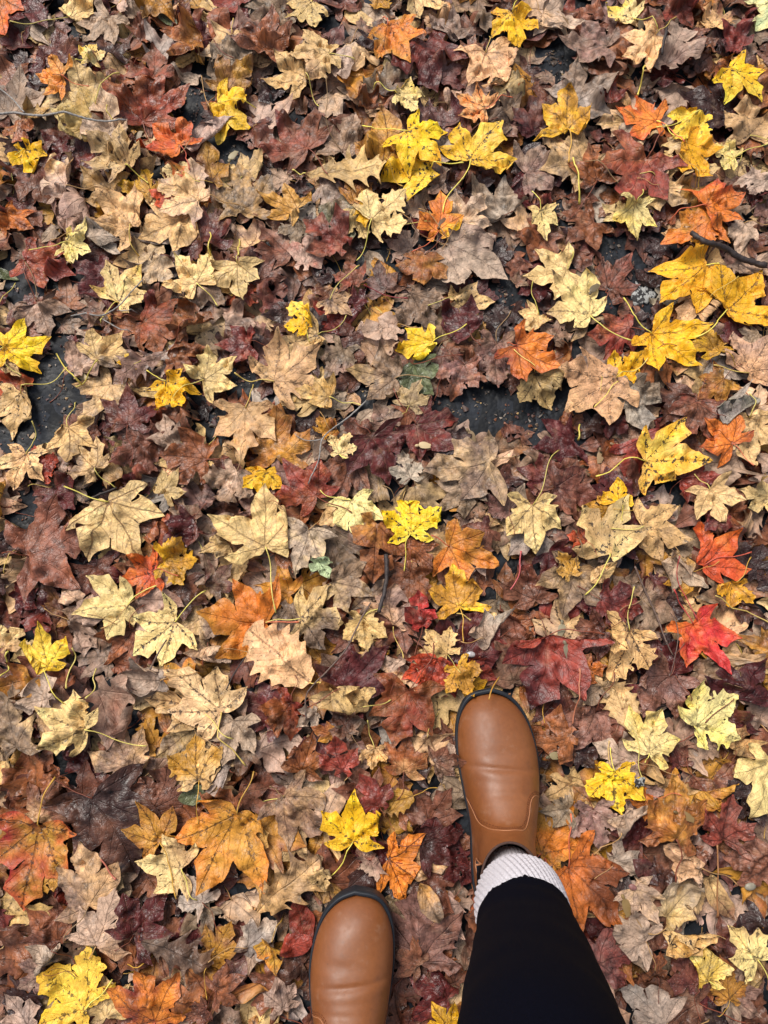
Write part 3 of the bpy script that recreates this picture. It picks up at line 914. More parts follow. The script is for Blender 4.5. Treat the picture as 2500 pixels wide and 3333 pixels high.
625 210 780 10 S BR 7 600,290|rust brown leaf right of the large cream star leaf
180 370 55 475 S VC 8 125,190|pale khaki leaf above the orange red folded leaf
35 565 320 730 S OR 9 -30,565|orange red veined leaf right of centre over tan leaves
150 740 260 960 J TV 7 -|torn tan leaf under the orange red veined leaf
760 470 480 495 S Ro 8 880,470|dark orange red leaf with black specks right of the large cream star
1245 75 960 310 S YG 9 1340,50|yellow leaf near the right edge, left of the largest yellow one
1385 355 1620 110 S YO 9 1190,525|largest yellow leaf, touching the right edge
1260 290 1080 440 S pT 8 -|sand coloured leaf between the two big yellow leaves on the right
920 490 1200 740 S YO 9 700,305|golden orange leaf with a dark brown hole mark, right side
1335 630 1225 440 S GY 8 1445,710|ochre yellow leaf tucked behind the golden orange leaf
690 820 845 640 J YG 8 -|yellow toothed leaf above the large peach tan leaf
565 795 495 680 A YL 7 -|small yellow lobe left above the large peach tan leaf
640 830 345 1080 S pT 9 880,660|large peach tan leaf with curved yellow stem, right of centre
715 905 825 845 A YL 8 -|bright yellow lobe right of the large peach tan leaf
770 850 850 1165 A Kg 8 -|long ash grey leaf right of the large peach tan leaf
1530 760 1700 500 S pt 9 1300,710|pinkish sand leaf cut by the right edge with stem to the left
1380 790 1210 930 S oG 7 -|brown ochre leaf below the golden orange leaf
1210 930 1100 1175 S BR 8 -|large reddish brown leaf left of the orange red spotted leaf
1430 1215 1235 1040 S OR 9 1540,1370|orange red spotted leaf near the right edge with a pink stem
1380 1045 1630 920 E gN 9c -|grey green folded leaf near the right edge
1520 1055 1570 1385 S TV 8 1540,890|dull sand leaf at the right edge with a stem pointing up
865 1330 1260 1345 S YT 9 545,1425|yellow tan leaf with a long stem to the left, right side
400 1190 120 1240 S W 7 -|purple wine leaf right of the central asphalt gap
300 1495 400 1250 S BW 7 -|large maroon brown leaf under a long yellow stem
280 1500 590 1545 S BW 7 -|rust and wine leaf right of the long yellow stem
250 1480 30 1360 S WB 6 -|wine coloured lobe left of the long yellow stem
640 1645 430 1615 A G 8 -|ochre curled lobe left of the golden upright lobe
700 1620 695 1410 A YG 9 -|golden upright lobe above the big cream leaf
1110 1440 1340 1430 S RW 7 -|crimson leaf under the yellow tan leaf
1285 1510 1395 1745 S TC 9 1180,1410|cream tan leaf with short stem near the right edge
1680 1560 1470 1500 S TC 8 -|cream leaf cut by the right edge at mid height
1600 500 1480 560 S Kt 6 -|grey brown leaf right of the ochre yellow leaf
@02
205 290 640 175 S Bo 8 -20,255|large brown leaf with ochre tips at the left, pink stem
500 165 600 20 S GD 6 -|dark mustard leaf left of the big khaki leaf
1250 50 1060 240 S WB 7 -|reddish brown leaf right of the big khaki leaf
990 390 765 450 S FO 9 -|small vivid red orange leaf below the big khaki leaf
1060 310 1290 310 J GY 9 -|golden leaf with brown spots right of the small vivid red one
1480 200 1290 265 S TK 7 -|grey tan leaf tip left of the yellow tan star
1360 475 1505 320 S WK 6 -|plum grey leaf right of the spotted golden leaf
1720 715 1275 680 S OG 9 1937,710|large orange leaf with speckles, left of centre
100 560 255 480 S WR 6 -|dark purple leaf at the left edge below the large brown leaf
400 695 330 470 E GB 7c -|folded olive brown leaf below the large brown leaf
560 660 400 480 A tp 7 -|pinkish beige pointed leaf right of the folded olive brown one
830 600 480 690 S CV 9 1015,475|left one of two neighbouring yellowish cream star leaves
1130 710 845 900 S CV 9 1340,510|right one of two neighbouring yellowish cream star leaves
900 560 1190 640 S tB 8 -|brown beige veined leaf above the right cream star leaf
600 350 680 635 S WB 6 -|plum coloured lobe left of the left cream star leaf
320 1000 290 710 S YL 9 420,1240|yellow leaf near the left edge with dark veins, lower half
480 700 655 890 S tK 7 -|pinkish grey leaf right of the dark veined yellow leaf
860 760 700 995 S oB 7 -|chestnut leaf between the two cream star leaves
20 870 155 720 A CT 8 -|pale cream tip at the left edge above the dark veined yellow leaf
350 1210 150 1065 A tg 8c -|curled pinkish beige leaf below the dark veined yellow leaf
1080 1090 740 1040 J tg 9c -|torn pale pink curled leaf above the peach star
660 1150 1000 1430 A tB 9c -|long curled beige leaf left of the peach star
1210 1130 1050 970 S GO 7 -|mustard orange leaf behind the peach star
1440 885 1205 900 E tp 8c -|rolled greyish pink leaf left below the large orange leaf
1440 1290 1125 985 S pT 9 1590,1640|large peach star leaf with long yellow stem, lower left
1330 1295 975 1250 S TV 8 -|buff leaf lying under the peach star
530 1410 235 1260 S TC 9 970,1505|large cream leaf with a long thick yellow stem to the right
100 1520 60 1200 S KT 7 -|weathered grey tan leaf at the left edge, lower half
860 1650 715 1350 S KT 7 -|grey tan leaf below the thick yellow stem
1510 1350 1440 1650 S tK 8 -|large grey beige net veined leaf under the stem of the peach star
1270 1400 1000 1555 S KT 7 -|grey beige leaf with curved lobe left of the net veined one
1090 1440 1040 1260 E oG 7 -|rust oval leaf below the buff leaf, lower left
@12
65 225 30 -170 S TC 9 130,650|yellow tan star leaf with a long stem pointing down, centre left
345 120 240 370 S tT 8 440,0|beige brown leaf right of the yellow tan star
490 110 600 490 S mK 7 -|mauve grey leaf left of the ochre upright leaf
790 90 740 470 A oG 8 -|ochre brown leaf hanging left of the yellow maple leaf stem
400 305 475 425 A nN 8 -|small mint green leaf scrap in the middle
1002 140 985 -145 J YL 9 960,380|yellow maple leaf with a stem pointing down near the middle
980 210 1150 380 S oB 7 -|tan brown leaf right of the yellow maple leaf stem
1255 215 1600 330 S OG 9 1135,150|large orange leaf with dark veins right of the yellow maple leaf
1320 612 1270 330 S GY 9 1340,840|mustard yellow leaf below the large orange dark veined leaf
500 450 760 560 S KV 8 -|curved grey olive leaf below the beige brown leaf
300 690 600 690 S TK 9 65,715|tan star leaf with a pink stem to the left
695 680 715 905 J TV 9 830,610|ragged cream leaf right of the tan star leaf
230 600 250 855 A Kt 8 -|narrow grey leaf left of the tan star leaf
890 740 888 415 A pt 8 -|upright pinkish beige pointed leaf in the middle
1080 735 1070 505 A RX 9 -|dusty red kite shaped leaf in the middle
1000 385 960 640 S Bo 7 -|dark rust leaf left of the red kite shaped leaf
1300 970 1490 640 S W 7 -|large dark wine leaf above the right boot toe
1480 820 1700 590 E tg 9c -|rolled up beige leaf right of the large dark wine leaf
560 1130 870 890 S WB 8 -|plum leaf with a twig across it left of the right boot
1240 920 1100 740 J TK 8 -|tan toothed leaf above the brick red leaf
1170 950 1090 1240 S RF 9 1020,820|brick red leaf left above the right boot toe
1330 1165 1500 1080 J GY 9 -|small ochre yellow leaf in front of the right boot toe
1350 1010 1570 1075 A R 8 -|red leaf just behind the right boot toe
345 1100 -75 775 H pT 9 425,1100|large flat tan toothed leaf with a short stem, lower left of centre
230 1230 40 1440 S Ro 7 -|rust red leaf below the flat tan toothed leaf
390 1300 270 1400 A tg 7 -|greyish pink leaf below the short stem of the toothed leaf
690 1250 360 1205 E TK 8c -|long flat tan brown leaf below the plum leaf
860 1195 700 1380 S BK 7 -|brown leaf below the plum leaf, left of the right boot
985 1150 900 1530 S oR 9 -|large orange brown leaf left of the right boot
500 1450 360 1390 A oG 8 -|rust leaf with a black stain, lower middle
620 1440 500 1290 A KB 8 -|curled brown leaf right of the rust stained leaf
290 1680 390 1425 S oW 8 -|large rust and purple leaf above the grey khaki leaf
560 1680 520 1445 A RB 9 -|upright brick red leaf between rust leaves, lower middle
770 1530 755 1665 J TG 9 725,1340|small sandy leaf with a stem pointing up, lower middle
960 1680 1015 1420 S oT 8 -|rust tan leaf left of the right boot side
1290 1650 1205 1490 A tB 8 -|narrow brown beige leaf against the left side of the right boot
@22
130 -40 150 250 S TC 9 310,-405|cream pink leaf with a very long yellow stem, right of centre
632 270 745 -75 S CT 9 475,535|biggest cream yellow leaf, right side, with its stem pointing down left
820 105 1145 200 S TK 8 -|tan leaf behind the biggest cream yellow leaf
490 190 360 150 A Fo 7 -|small orange rust lobe left of the biggest cream yellow leaf
1250 340 1480 120 S FO 8 1540,260|orange red leaf near the right edge above the mustard one
1380 20 1270 130 A WR 8 -|dark crimson lobe above the orange red leaf near the right edge
380 405 295 265 J GT 8 -|small ochre leaf left of the biggest cream leaf's stem
500 460 670 335 E Tp 8 -|pinkish cream leaf piece under the biggest cream leaf
150 570 60 260 S BW 6 -|large wet brown leaf below the cream pink leaf
420 370 330 690 S KT 7 -|grey tan leaf hanging left of the biggest cream leaf's stem
570 570 835 635 S WR 8 -|wine leaf with a long lobe pointing right, lower right
600 770 380 920 S BW 8 -|brown wine leaf right of the orange tipped red leaf
1160 390 970 460 S GK 8 -|olive ochre leaf with a rolled beige leaf at its edge
1050 290 1260 500 E tg 9c -|rolled pale beige leaf left of the mustard leaf
1440 460 1425 635 J GY 9 1545,290|mustard leaf near the right edge above the bright red leaf
830 570 1080 690 S KB 7 -|brown crackled leaf beside the thin dark twig
790 540 660 400 S KB 7 -|dull brown leaf left of the thin dark twig
255 790 105 1265 S RW 9 600,790|large red leaf with orange tip right above the right boot
765 765 620 1090 J TK 9c 795,480|shrivelled tan torn leaf, lower right
1195 725 1400 1075 S XO 9 1030,500|bright red leaf with orange edges, lower right
1030 1050 825 795 S W 8 -|wine star leaf left of the bright red leaf
1030 1060 825 1330 S Bm 9 -|mauve brown leaf below the wine star leaf
1440 1200 1650 930 S W 7 -|dark wine leaf at the right edge below the bright red leaf
770 1400 600 1110 H TB 8 -|oval tan brown leaf left of the pale yellow star pair
860 1550 985 1275 S CL 9 860,1620|left leaf of the pale yellow pair in the lower right
1175 1385 1445 1195 J CL 9 1210,1525|right leaf of the pale yellow pair in the lower right
210 1540 285 1220 A oB 8 -|rust leaf standing against the right side of the right boot
550 1300 370 1580 S Bm 7 -|brown mauve leaf right of the rust leaf by the right boot
800 1610 545 1480 S tm 8 -|pinkish grey leaf with a red corner, lower right
590 1140 335 1110 A KT 8 -|small grey tan leaf left of the oval tan brown leaf
440 1020 620 985 A oO 8 -|rust orange lobe above the small grey tan leaf
1420 1340 1580 1420 S WB 7 -|plum leaf right of the pale yellow pair
1450 1540 1645 1470 S oT 8 -|rust tan leaf at the right edge below the plum leaf
1100 1640 1030 1480 S BW 7 -|brown plum leaf below the left pale yellow leaf
@03
370 60 230 190 S oB 7 -|rust leaf above the pinkish brown leaf at the left
250 345 370 70 S Bp 8 -|pinkish brown leaf behind the red and yellow leaf at the left edge
620 190 815 740 S DB 9 -|very large dark brown leaf in the lower left
1000 265 1100 -50 S BD 7 -|brown leaf above the mottled orange gold leaf, lower left
262 378 120 940 S GX 9 360,60|large yellow leaf turning red at its tips, left edge
1025 490 900 180 S Go 9 1140,850|mottled gold and red leaf right of the very large dark brown leaf
1290 80 1270 -200 J GT 9 1285,365|spotted sandy ochre leaf with a stem pointing down, lower left
1380 160 1175 200 E N 7 -|dark green leaf left of the very large golden brown leaf
1545 290 1320 760 S GO 9 1659,10|very large golden brown leaf with a pink stem, lower left of centre
1510 290 1290 175 S oB 8 -|rust leaf behind the very large golden brown leaf
1190 640 890 595 S CT 9 1275,860|cream leaf left of the very large golden brown leaf
1320 860 1150 700 J gt 8 -|pale lichen grey ragged leaf below the cream leaf
590 885 555 475 S KT 9 -|large grey triangular leaf below the very large dark brown leaf
350 690 235 825 A G 8 -|small ochre leaf beside the yellow and red leaf
625 1155 740 770 S tp 9 580,1235|pinkish beige star leaf above the green leaf scrap
890 1060 1080 790 S W 9 -|crumpled maroon leaf right of the pinkish beige star
380 1130 170 900 S oB 8 -|flat brown leaf at the lower left edge
930 1110 1370 1285 Q BK 9 900,1090|smooth brown oak leaf with a blue grey mark, lower left
1370 1230 1500 980 S GB 8 -|brown gold leaf right of the smooth brown oak leaf
1680 1080 1600 1310 S Kt 8 -|grey brown leaf left of the left boot
600 1330 480 1240 J N 8 -|dark green leaf scrap above the bright yellow toothed leaf
570 1550 275 1315 J LY 9 750,1345|bright yellow toothed leaf at the bottom left
350 1290 180 1160 A tg 9c -|curled whitish torn leaf above the bright yellow toothed leaf
1010 1640 950 1225 S OR 9 -|orange and red mottled leaf at the bottom edge, left
1330 1570 1185 1650 S BW 7 -|glossy oxblood leaf right of the orange and red mottled leaf
1400 1440 1610 1350 S Bo 8 -|rust purple leaf at the bottom edge left of the left boot
290 1320 100 1440 S mt 7 -|dusty lilac leaf left of the bright yellow toothed leaf
180 1680 50 1480 A tg 8 -|grey beige leaf in the bottom left corner
700 1600 650 1360 S TK 7 -|grey tan leaf right of the bright yellow toothed leaf
@13
185 190 460 430 S KV 9 90,120|large mottled grey khaki leaf left of the yellow star
630 490 640 145 S YG 9 470,715|yellow star leaf with brown spots above the left boot
700 590 765 440 A Rt 8 -|small pinkish red lobe below the spotted yellow star
1020 180 760 260 H GB 8 -|rounded ochre brown leaf right of the spotted yellow star
800 250 680 60 A WR 8 -|wine lobe left of the rounded ochre brown leaf
860 600 1130 700 S Oo 9 -|dull orange leaf right above the left boot
1070 480 1350 390 S DW 8 -|glossy near black leaf left of the right boot heel side
1400 650 1205 700 A WR 9 -|wine tongue shaped leaf beside the white sock
10 940 385 560 Q KT 9 -|mottled tan oak like leaf left of the left boot toe
560 715 320 900 A GK 8c -|curled olive brown leaf above the left boot toe
1060 1270 1035 760 S Bm 9 890,1420|very large purple brown leaf between the two legs
1060 740 1185 970 E KG 9 -|olive brown folded leaf on the very large purple brown leaf
330 1175 240 850 E R 8 -|crimson oval leaf touching the left side of the left boot
1245 1510 1000 1360 S WR 8 -|wine red leaf below the very large purple brown leaf
1260 1710 1130 1525 S GY 9 -|yellow leaf at the bottom edge between the legs
110 1110 130 1335 A GO 9c 180,960|curled orange gold leaf left of the left boot
-50 1160 150 1010 A tg 8 -|pale grey beige leaf left of the left boot, above the curled orange one
180 1560 130 1350 S tK 9 -|pinkish grey lobed leaf left of the left boot at the bottom
900 850 960 1060 A KT 8 -|small olive grey leaf right of the left boot toe
@23
200 570 405 215 S OG 8 -|bright orange leaf tucked against the right boot heel side
645 15 668 288 J YL 9 640,-130|small bright yellow leaf right of the right boot
520 265 560 525 J mt 9 490,190|mauve grey leaf below the small bright yellow one
695 395 895 250 E tp 9c 530,565|rolled pale pink leaf right of the mauve grey leaf
1010 430 1040 15 S oG 9 1060,740|large rust tan upright leaf with dark veins, lower right
880 170 690 310 A Oo 8c -|orange folded leaf behind the rolled pale pink leaf
860 500 620 340 S WB 7 -|dark wine leaf under the rolled pale pink leaf
1375 470 1420 160 S Rm 9 -|pinkish red leaf near the right edge, lower right
1690 -20 1540 310 S TC 9 -|cream tan leaf cut by the right edge, lower right
1180 205 1460 80 E Go 8c -|folded ochre leaf above the pinkish red leaf
1200 630 950 540 S tp 8 1450,755|pinkish beige leaf with a long thin stem, lower right
660 625 815 530 S tg 8 -|small grey beige star leaf above the dark plum leaf
370 650 700 985 S Oo 9 385,300|very large rust orange leaf with dark veins right of the leg
780 590 930 745 E WD 8 -|dark plum oval leaf right of the very large rust orange leaf
1235 655 1455 950 E TB 9 -|elongated tan brown leaf near the right edge, lower right
1000 970 1255 760 A tT 9c 880,1070|folded sand grey leaf right of the very large rust orange leaf
1680 640 1370 560 S Bm 7 -|brown purple wet leaf at the right edge
780 780 920 1010 S tT 9 -|beige leaf touching the tip of the very large rust orange leaf
865 1120 590 1000 S tK 9 -|greyish beige crumpled leaf below the very large rust orange leaf
560 1260 825 1190 S mR 8 -|mauve red leaf beside the leg, lower right
960 1370 830 1190 A oB 8 -|narrow rust leaf right of the mauve red leaf
1200 1510 785 1425 S Bm 8 -|large lilac brown leaf at the bottom right
960 1180 1030 980 S BD 7 -|dark brown leaf left of the long curled tan strip
1200 1410 1040 1175 A WB 8 -|purple brown leaf left of the small cream toothed leaf
1270 1375 1265 1120 J CL 9 1325,1425|small cream toothed leaf near the bottom right
1600 1250 1405 1010 S CT 9 1670,1560|cream leaf cut by the right edge near the bottom
1400 1490 1400 1290 J Go 8 -|rounded ochre brown leaf below the cream one at the right
990 1640 680 1415 S tg 9 -|greyish beige leaf right of the leg at the bottom edge
1010 1100 1340 1090 E TG 9c -|long curled tan strip of leaf, lower right
1400 1450 1610 1620 S mt 7 -|dusty mauve leaf in the bottom right corner
"""
# ------------------------------------------------------------------ read the list of leaves and stack them
CAT = []
cur = None
for line in CATALOG.strip().splitlines():
    if line.startswith('@'): cur = (int(line[1]), int(line[2])); continue
    a, label = line.split('|'); w = a.split()
    bx, by, tx, ty = map(float, w[:4])
    b = tile(*cur, bx, by); tp = tile(*cur, tx, ty)
    lay = int(w[6].rstrip('c')); cur_l = 'c' if w[6].endswith('c') else ''
    st = None
    if w[7] != '-': st = tile(*cur, *map(float, w[7].split(',')))
    CAT.append(dict(b=b, t=tp, k=w[4], c=w[5], lay=lay, curl=cur_l, st=st, label=label))

stuff_V, stuff_F, stuff_A = [], [], [[], [], [], []]
stuff_n = 0
def to_stuff(V, F, attrs):
    global stuff_n
    stuff_V.append(squash(V)); stuff_F.append(F + stuff_n); stuff_n += len(V)
    for k in range(4): stuff_A[k].append(attrs[k])

# bottom layers: the mass of brown leaves that nobody could count
BOT = ['TK', 'KT', 'Bt', 'tK', 'oT', 'Kt', 'BK', 'Go', 'Bo', 'BW', 'Kt', 'pt', 'Tt', 'BT', 'mK', 'KB', 'oB', 'Bo', 'mt', 'tK', 'DB', 'RW', 'TK', 'oG', 'Bt', 'KT', 'WR', 'GB', 'tp', 'BK', 'oB', 'KV', 'tT', 'BD', 'tp', 'GT', 'gt', 'oR', 'TV', 'Wm', 'oK', 'tp', 'BG']
def rand_kind(r): return r.choice(['S', 'T', 'J', 'A', 'E', 'Q'], p=[.50, .20, .08, .18, .03, .01])
n_bot = 2500
pts = np.stack([RNG.uniform(-.86, .86, n_bot), RNG.uniform(-.80, 1.30, n_bot)], 1)
for i, p in enumerate(pts):
    k = str(rand_kind(RNG)); L = RNG.uniform(.042, .072)
    ang = RNG.uniform(0, 2 * math.pi)
    mid = p
    base = p - np.array([math.sin(ang), math.cos(ang)]) * L * .4
    if in_hole(mid[0], mid[1], 1.0): continue
    t = LO[k][RNG.integers(len(LO[k]))]
    late = i / n_bot
    V = shape_leaf(t, L, ang, base, RNG, 'c' if RNG.random() < .10 * (late > .4) else '', mess=.8 + .9 * late)
    if hole_bad(V): continue
    stamp(V, -1, t)
    code = str(RNG.choice(BOT))
    to_stuff(V, t.F, leaf_attrs(t, L, code, RNG))
    if RNG.random() < .45:
        q, f = stem_for(base, V[np.argmin(((t.V) ** 2).sum(1)), 2], None, L, ang, code, RNG)
        to_stuff(q, f, stem_attrs(len(q), code, RNG))

# close what is still open outside the bare spots
GC = GP.reshape(GNY, GNX, 2)
holes = np.zeros((GNY, GNX), bool)
for hx, hy, hr in HP: holes |= (GC[..., 0] - hx) ** 2 + (GC[..., 1] - hy) ** 2 < (hr * 1.02) ** 2
zone = (np.abs(GC[..., 0]) < .84) & (GC[..., 1] > -.78) & (GC[..., 1] < 1.27)
for it in range(900):
    if it % 12 == 0:
        cells = np.argwhere((H < .0015) & ~holes & zone)
        if len(cells) < 250: break
    c = cells[RNG.integers(len(cells))]; p = GC[c[0], c[1]]
    if H[c[0], c[1]] >= .0015: continue
    L = RNG.uniform(.030, .055)
    if min(np.hypot(HP[:, 0] - p[0], HP[:, 1] - p[1]) - HP[:, 2]) < L * .3: L = .024
    k = str(RNG.choice(['S', 'J', 'A', 'S'])); ang = RNG.uniform(0, 6.28)
    base = p - np.array([math.sin(ang), math.cos(ang)]) * L * .4
    t = LO[k][RNG.integers(len(LO[k]))]
    V = shape_leaf(t, L, ang, base, RNG, '', mess=.7)
    if hole_bad(V, .75): continue
    stamp(V, -1, t)
    to_stuff(V, t.F, leaf_attrs(t, L, str(RNG.choice(['DB', 'BD', 'W', 'BW', 'KB', 'D', 'Bo'])), RNG))
PILE = None
order = sorted(range(len(CAT)), key=lambda i: CAT[i]['lay'])
PLACED = {}; DROPPED = set()
for i in order:
    e = CAT[i]
    r = np.random.default_rng(1000 + i)
    z = .02
    for _ in range(3):
        b = unproject(*e['b'], z); tp = unproject(*e['t'], z)
        m = (b + tp) / 2; ii, jj = gi(m[:1], m[1:]); s = H[max(0, ii[0]-8):ii[0]+9, max(0, jj[0]-8):jj[0]+9]
        zc = CEIL[ii[0], jj[0]]; hz = float(np.percentile(s, 70)) + .003
        z = zc * (1 - math.exp(-hz / zc))
    d = tp - b; L = float(np.hypot(*d)); ang = math.atan2(d[0], d[1])
    if e['k'] == 'E' and e['curl']: e['k'], e['curl'] = 'S', 'm'
    t = HI[e['k']][r.integers(len(HI[e['k']]))]
    width = r.uniform(.88, 1.08)
    V = shape_leaf(t, L * 1.03, ang, b, r, e['curl'], width=width, extra_z=1 if e['lay'] >= 8 else 0, mess=1.0 if e['lay'] < 9 else .85)
    if e['lay'] <= 7:
        dh = (np.hypot(HP[:, 0] - V[:, 0, None], HP[:, 1] - V[:, 1, None]) < HP[:, 2] * .8).any(1)
        if dh.mean() > .30: DROPPED.add(i); continue
    stamp(V, i, t)
    z0 = V[np.argmin((t.V ** 2).sum(1)), 2]
    PLACED[i] = [t, V, leaf_attrs(t, L, e['c'], r), L, ang, b, z0, r]
# stems after the blades of the whole layer list, resting on everything
STEMS = {}
for i in order:
    if i in DROPPED: continue
    t, V, A, L, ang, b, z0, r = PLACED[i]; e = CAT[i]
    end = None
    if e['st'] is not None:
        zz = .03
        for _ in range(2):
            end = unproject(*e['st'], zz); zz = hat(*end) + .001
    elif e['lay'] < 7 or r.random() < .35 or e['k'] == 'E': continue
    q, f = stem_for(b, z0 + .0008, end, min(L, .075) if end is None else max(.058, min(L, .08)), ang, e['c'], r, e['st'] is not None)
    STEMS[i] = (q, f, stem_attrs(len(q), e['c'], r))

vis = np.bincount(OWN[OWN >= 0], minlength=len(CAT))
# weight: only what the frame shows
GC = GP.reshape(GNY, GNX, 3 if GP.shape[1] == 3 else 2)
dv = np.stack([GC[..., 0], GC[..., 1], np.full(GC.shape[:2], .03 - CAM_H)], -1)
dep = dv @ _f; px = dv[..., 0] / dep * FOC; py = (dv @ _u) / dep * FOC
infr = (np.abs(px) < 829) & (np.abs(py) < 1106)
vis = np.bincount(OWN[(OWN >= 0) & infr], minlength=len(CAT))
mp = [i for i in range(len(CAT)) if CAT[i]['k'] in 'SJA']
keep = set(sorted(mp, key=lambda i: -vis[i])[:300]) | {i for i in range(len(CAT)) if CAT[i]['k'] not in 'SJA'}
keep = {i for i in keep if vis[i] > 40}
def mesh_with(name, V, F, A, mat=None):
    me = make_mesh(name, V, F, mat or M_LEAF)
    add_attr(me, 'Col', 'FLOAT_COLOR', A[0]); add_attr(me, 'Par', 'FLOAT_COLOR', A[1])
    add_attr(me, 'Lv', 'FLOAT_COLOR', A[2]); add_attr(me, 'Tx', 'FLOAT_VECTOR', A[3])
    return me
NAMES = {'Q': 'oak_leaf', 'H': 'toothed_leaf', 'E': 'oval_leaf'}
for i in range(len(CAT)):
    if i in DROPPED: continue
    t, V, A, L, ang, b, z0, r = PLACED[i]; e = CAT[i]
    Vs = squash(V)
    if i not in keep:
        to_stuff(V, t.F, A)
        if i in STEMS: to_stuff(*STEMS[i])
        continue
    o3 = np.array([b[0], b[1], float(Vs[np.argmin((t.V ** 2).sum(1)), 2])])
    nm = NAMES.get(e['k'], 'maple_leaf')
    ob = link(nm, mesh_with(nm, Vs - o3, t.F, A)); ob.location = o3
    ob['label'] = e['label']; ob['category'] = 'leaf'; ob['group'] = 'fallen autumn leaves covering the asphalt'
    if i in STEMS:
        q, f, sa = STEMS[i]
        link('stem', mesh_with('stem', squash(q) - o3, f, sa), ob)

# ------------------------------------------------------------------ leaves beyond the photograph, one coarse mass
FT = [build_template(k, TR, 0.16, False) for k in 'SSJA']
R2 = np.random.default_rng(99)
cnt = 0
while cnt < 9500:
    p = np.array([R2.uniform(-1.5, 1.5), R2.uniform(-1.4, 1.9)]) if cnt < 4500 else np.array([R2.uniform(-2.9, 2.9), R2.uniform(-2.6, 3.5)])
    if -.86 < p[0] < .86 and -.78 < p[1] < 1.27: continue
    cnt += 1
    t = FT[R2.integers(4)]; L = R2.uniform(.045, .075); ang = R2.uniform(0, 6.28)
    x, y = t.V[:, 0] * L, t.V[:, 1] * L
    z = .012 + .028 * R2.random() + (x * R2.normal(0, .15) + y * R2.normal(0, .15)) + R2.normal(0, .12) * (x * x + y * y) / L
    c, s = math.cos(ang), math.sin(ang)
    V = np.stack([x * c + y * s + p[0], -x * s + y * c + p[1], np.maximum(z, .002)], 1)
    code = str(R2.choice(BOT + ['YO', 'OG', 'TC', 'TV', 'CL', 'TC', 'pT', 'FO', 'YG']))
    stuff_V.append(V); stuff_F.append(t.F + stuff_n); stuff_n += len(V)
    for k, a in enumerate(leaf_attrs(t, L, code, R2)): stuff_A[k].append(a)
me = mesh_with('leaf_litter', np.concatenate(stuff_V), np.concatenate(stuff_F), [np.concatenate(a) for a in stuff_A])
lit = link('leaf_litter', me)
lit['kind'] = 'stuff'; lit['label'] = 'deep layer of wet brown and maroon leaves covering the asphalt'; lit['category'] = 'leaf litter'

# ------------------------------------------------------------------ ground
def asphalt_mat():
    m, nt, p = new_mat('asphalt')
    tc = nd(nt, 'ShaderNodeTexCoord'); v = tc.outputs['Object']
    n1 = nd(nt, 'ShaderNodeTexNoise'); n1.inputs['Scale'].default_value = 30; n1.inputs['Detail'].default_value = 8; nt.links.new(v, n1.inputs['Vector'])
    vo = nd(nt, 'ShaderNodeTexVoronoi'); vo.inputs['Scale'].default_value = 150; nt.links.new(v, vo.inputs['Vector'])
    vo2 = nd(nt, 'ShaderNodeTexVoronoi'); vo2.inputs['Scale'].default_value = 62; nt.links.new(v, vo2.inputs['Vector'])
    n2 = nd(nt, 'ShaderNodeTexNoise'); n2.inputs['Scale'].default_value = 500; nt.links.new(v, n2.inputs['Vector'])
    a = maprange(nt, n1.outputs[0], .35, .7, .55, 1.5)
    cc = nd(nt, 'ShaderNodeCombineColor')
    for i in range(3): nt.links.new(a, cc.inputs[i])
    c = mixc(nt, 'MULTIPLY', 1.0, (.012, .014, .018, 1), cc.outputs[0])
    sp = maprange(nt, n2.outputs[0], .70, .74, 0, .5)
    c = mixc(nt, 'MIX', sp, c, (.16, .17, .18, 1))
    nt.links.new(c, p.inputs['Base Color'])
    vd_ = nd(nt, 'ShaderNodeSeparateColor'); nt.links.new(vo2.outputs['Color'], vd_.inputs[0]); vb = nd(nt, 'ShaderNodeCombineColor')
    for i in range(3): nt.links.new(maprange(nt, vd_.outputs[0], 0, 1, .5, 1.7, False), vb.inputs[i])
    c = mixc(nt, 'MULTIPLY', 1.0, c, vb.outputs[0])
    nt.links.new(c, p.inputs['Base Color']); p.inputs['Specular IOR Level'].default_value = .22
    nt.links.new(maprange(nt, n1.outputs[0], .3, .7, .42, .75), p.inputs['Roughness'])
    h = math_n(nt, 'ADD', math_n(nt, 'MULTIPLY', vo.outputs[0], -.7), math_n(nt, 'ADD', math_n(nt, 'MULTIPLY', vo2.outputs[0], -.9), n1.outputs[0]))
    b = nd(nt, 'ShaderNodeBump'); b.inputs['Strength'].default_value = .55; b.inputs['Distance'].default_value = .0022
    nt.links.new(h, b.inputs['Height']); nt.links.new(b.outputs[0], p.inputs['Normal'])
    return m
me = make_mesh('asphalt', [(-60, -60, 0), (60, -60, 0), (60, 60, 0), (-60, 60, 0)], np.array([[0, 1, 2, 3]]), asphalt_mat(), False)
g = link('asphalt_ground', me); g['kind'] = 'structure'

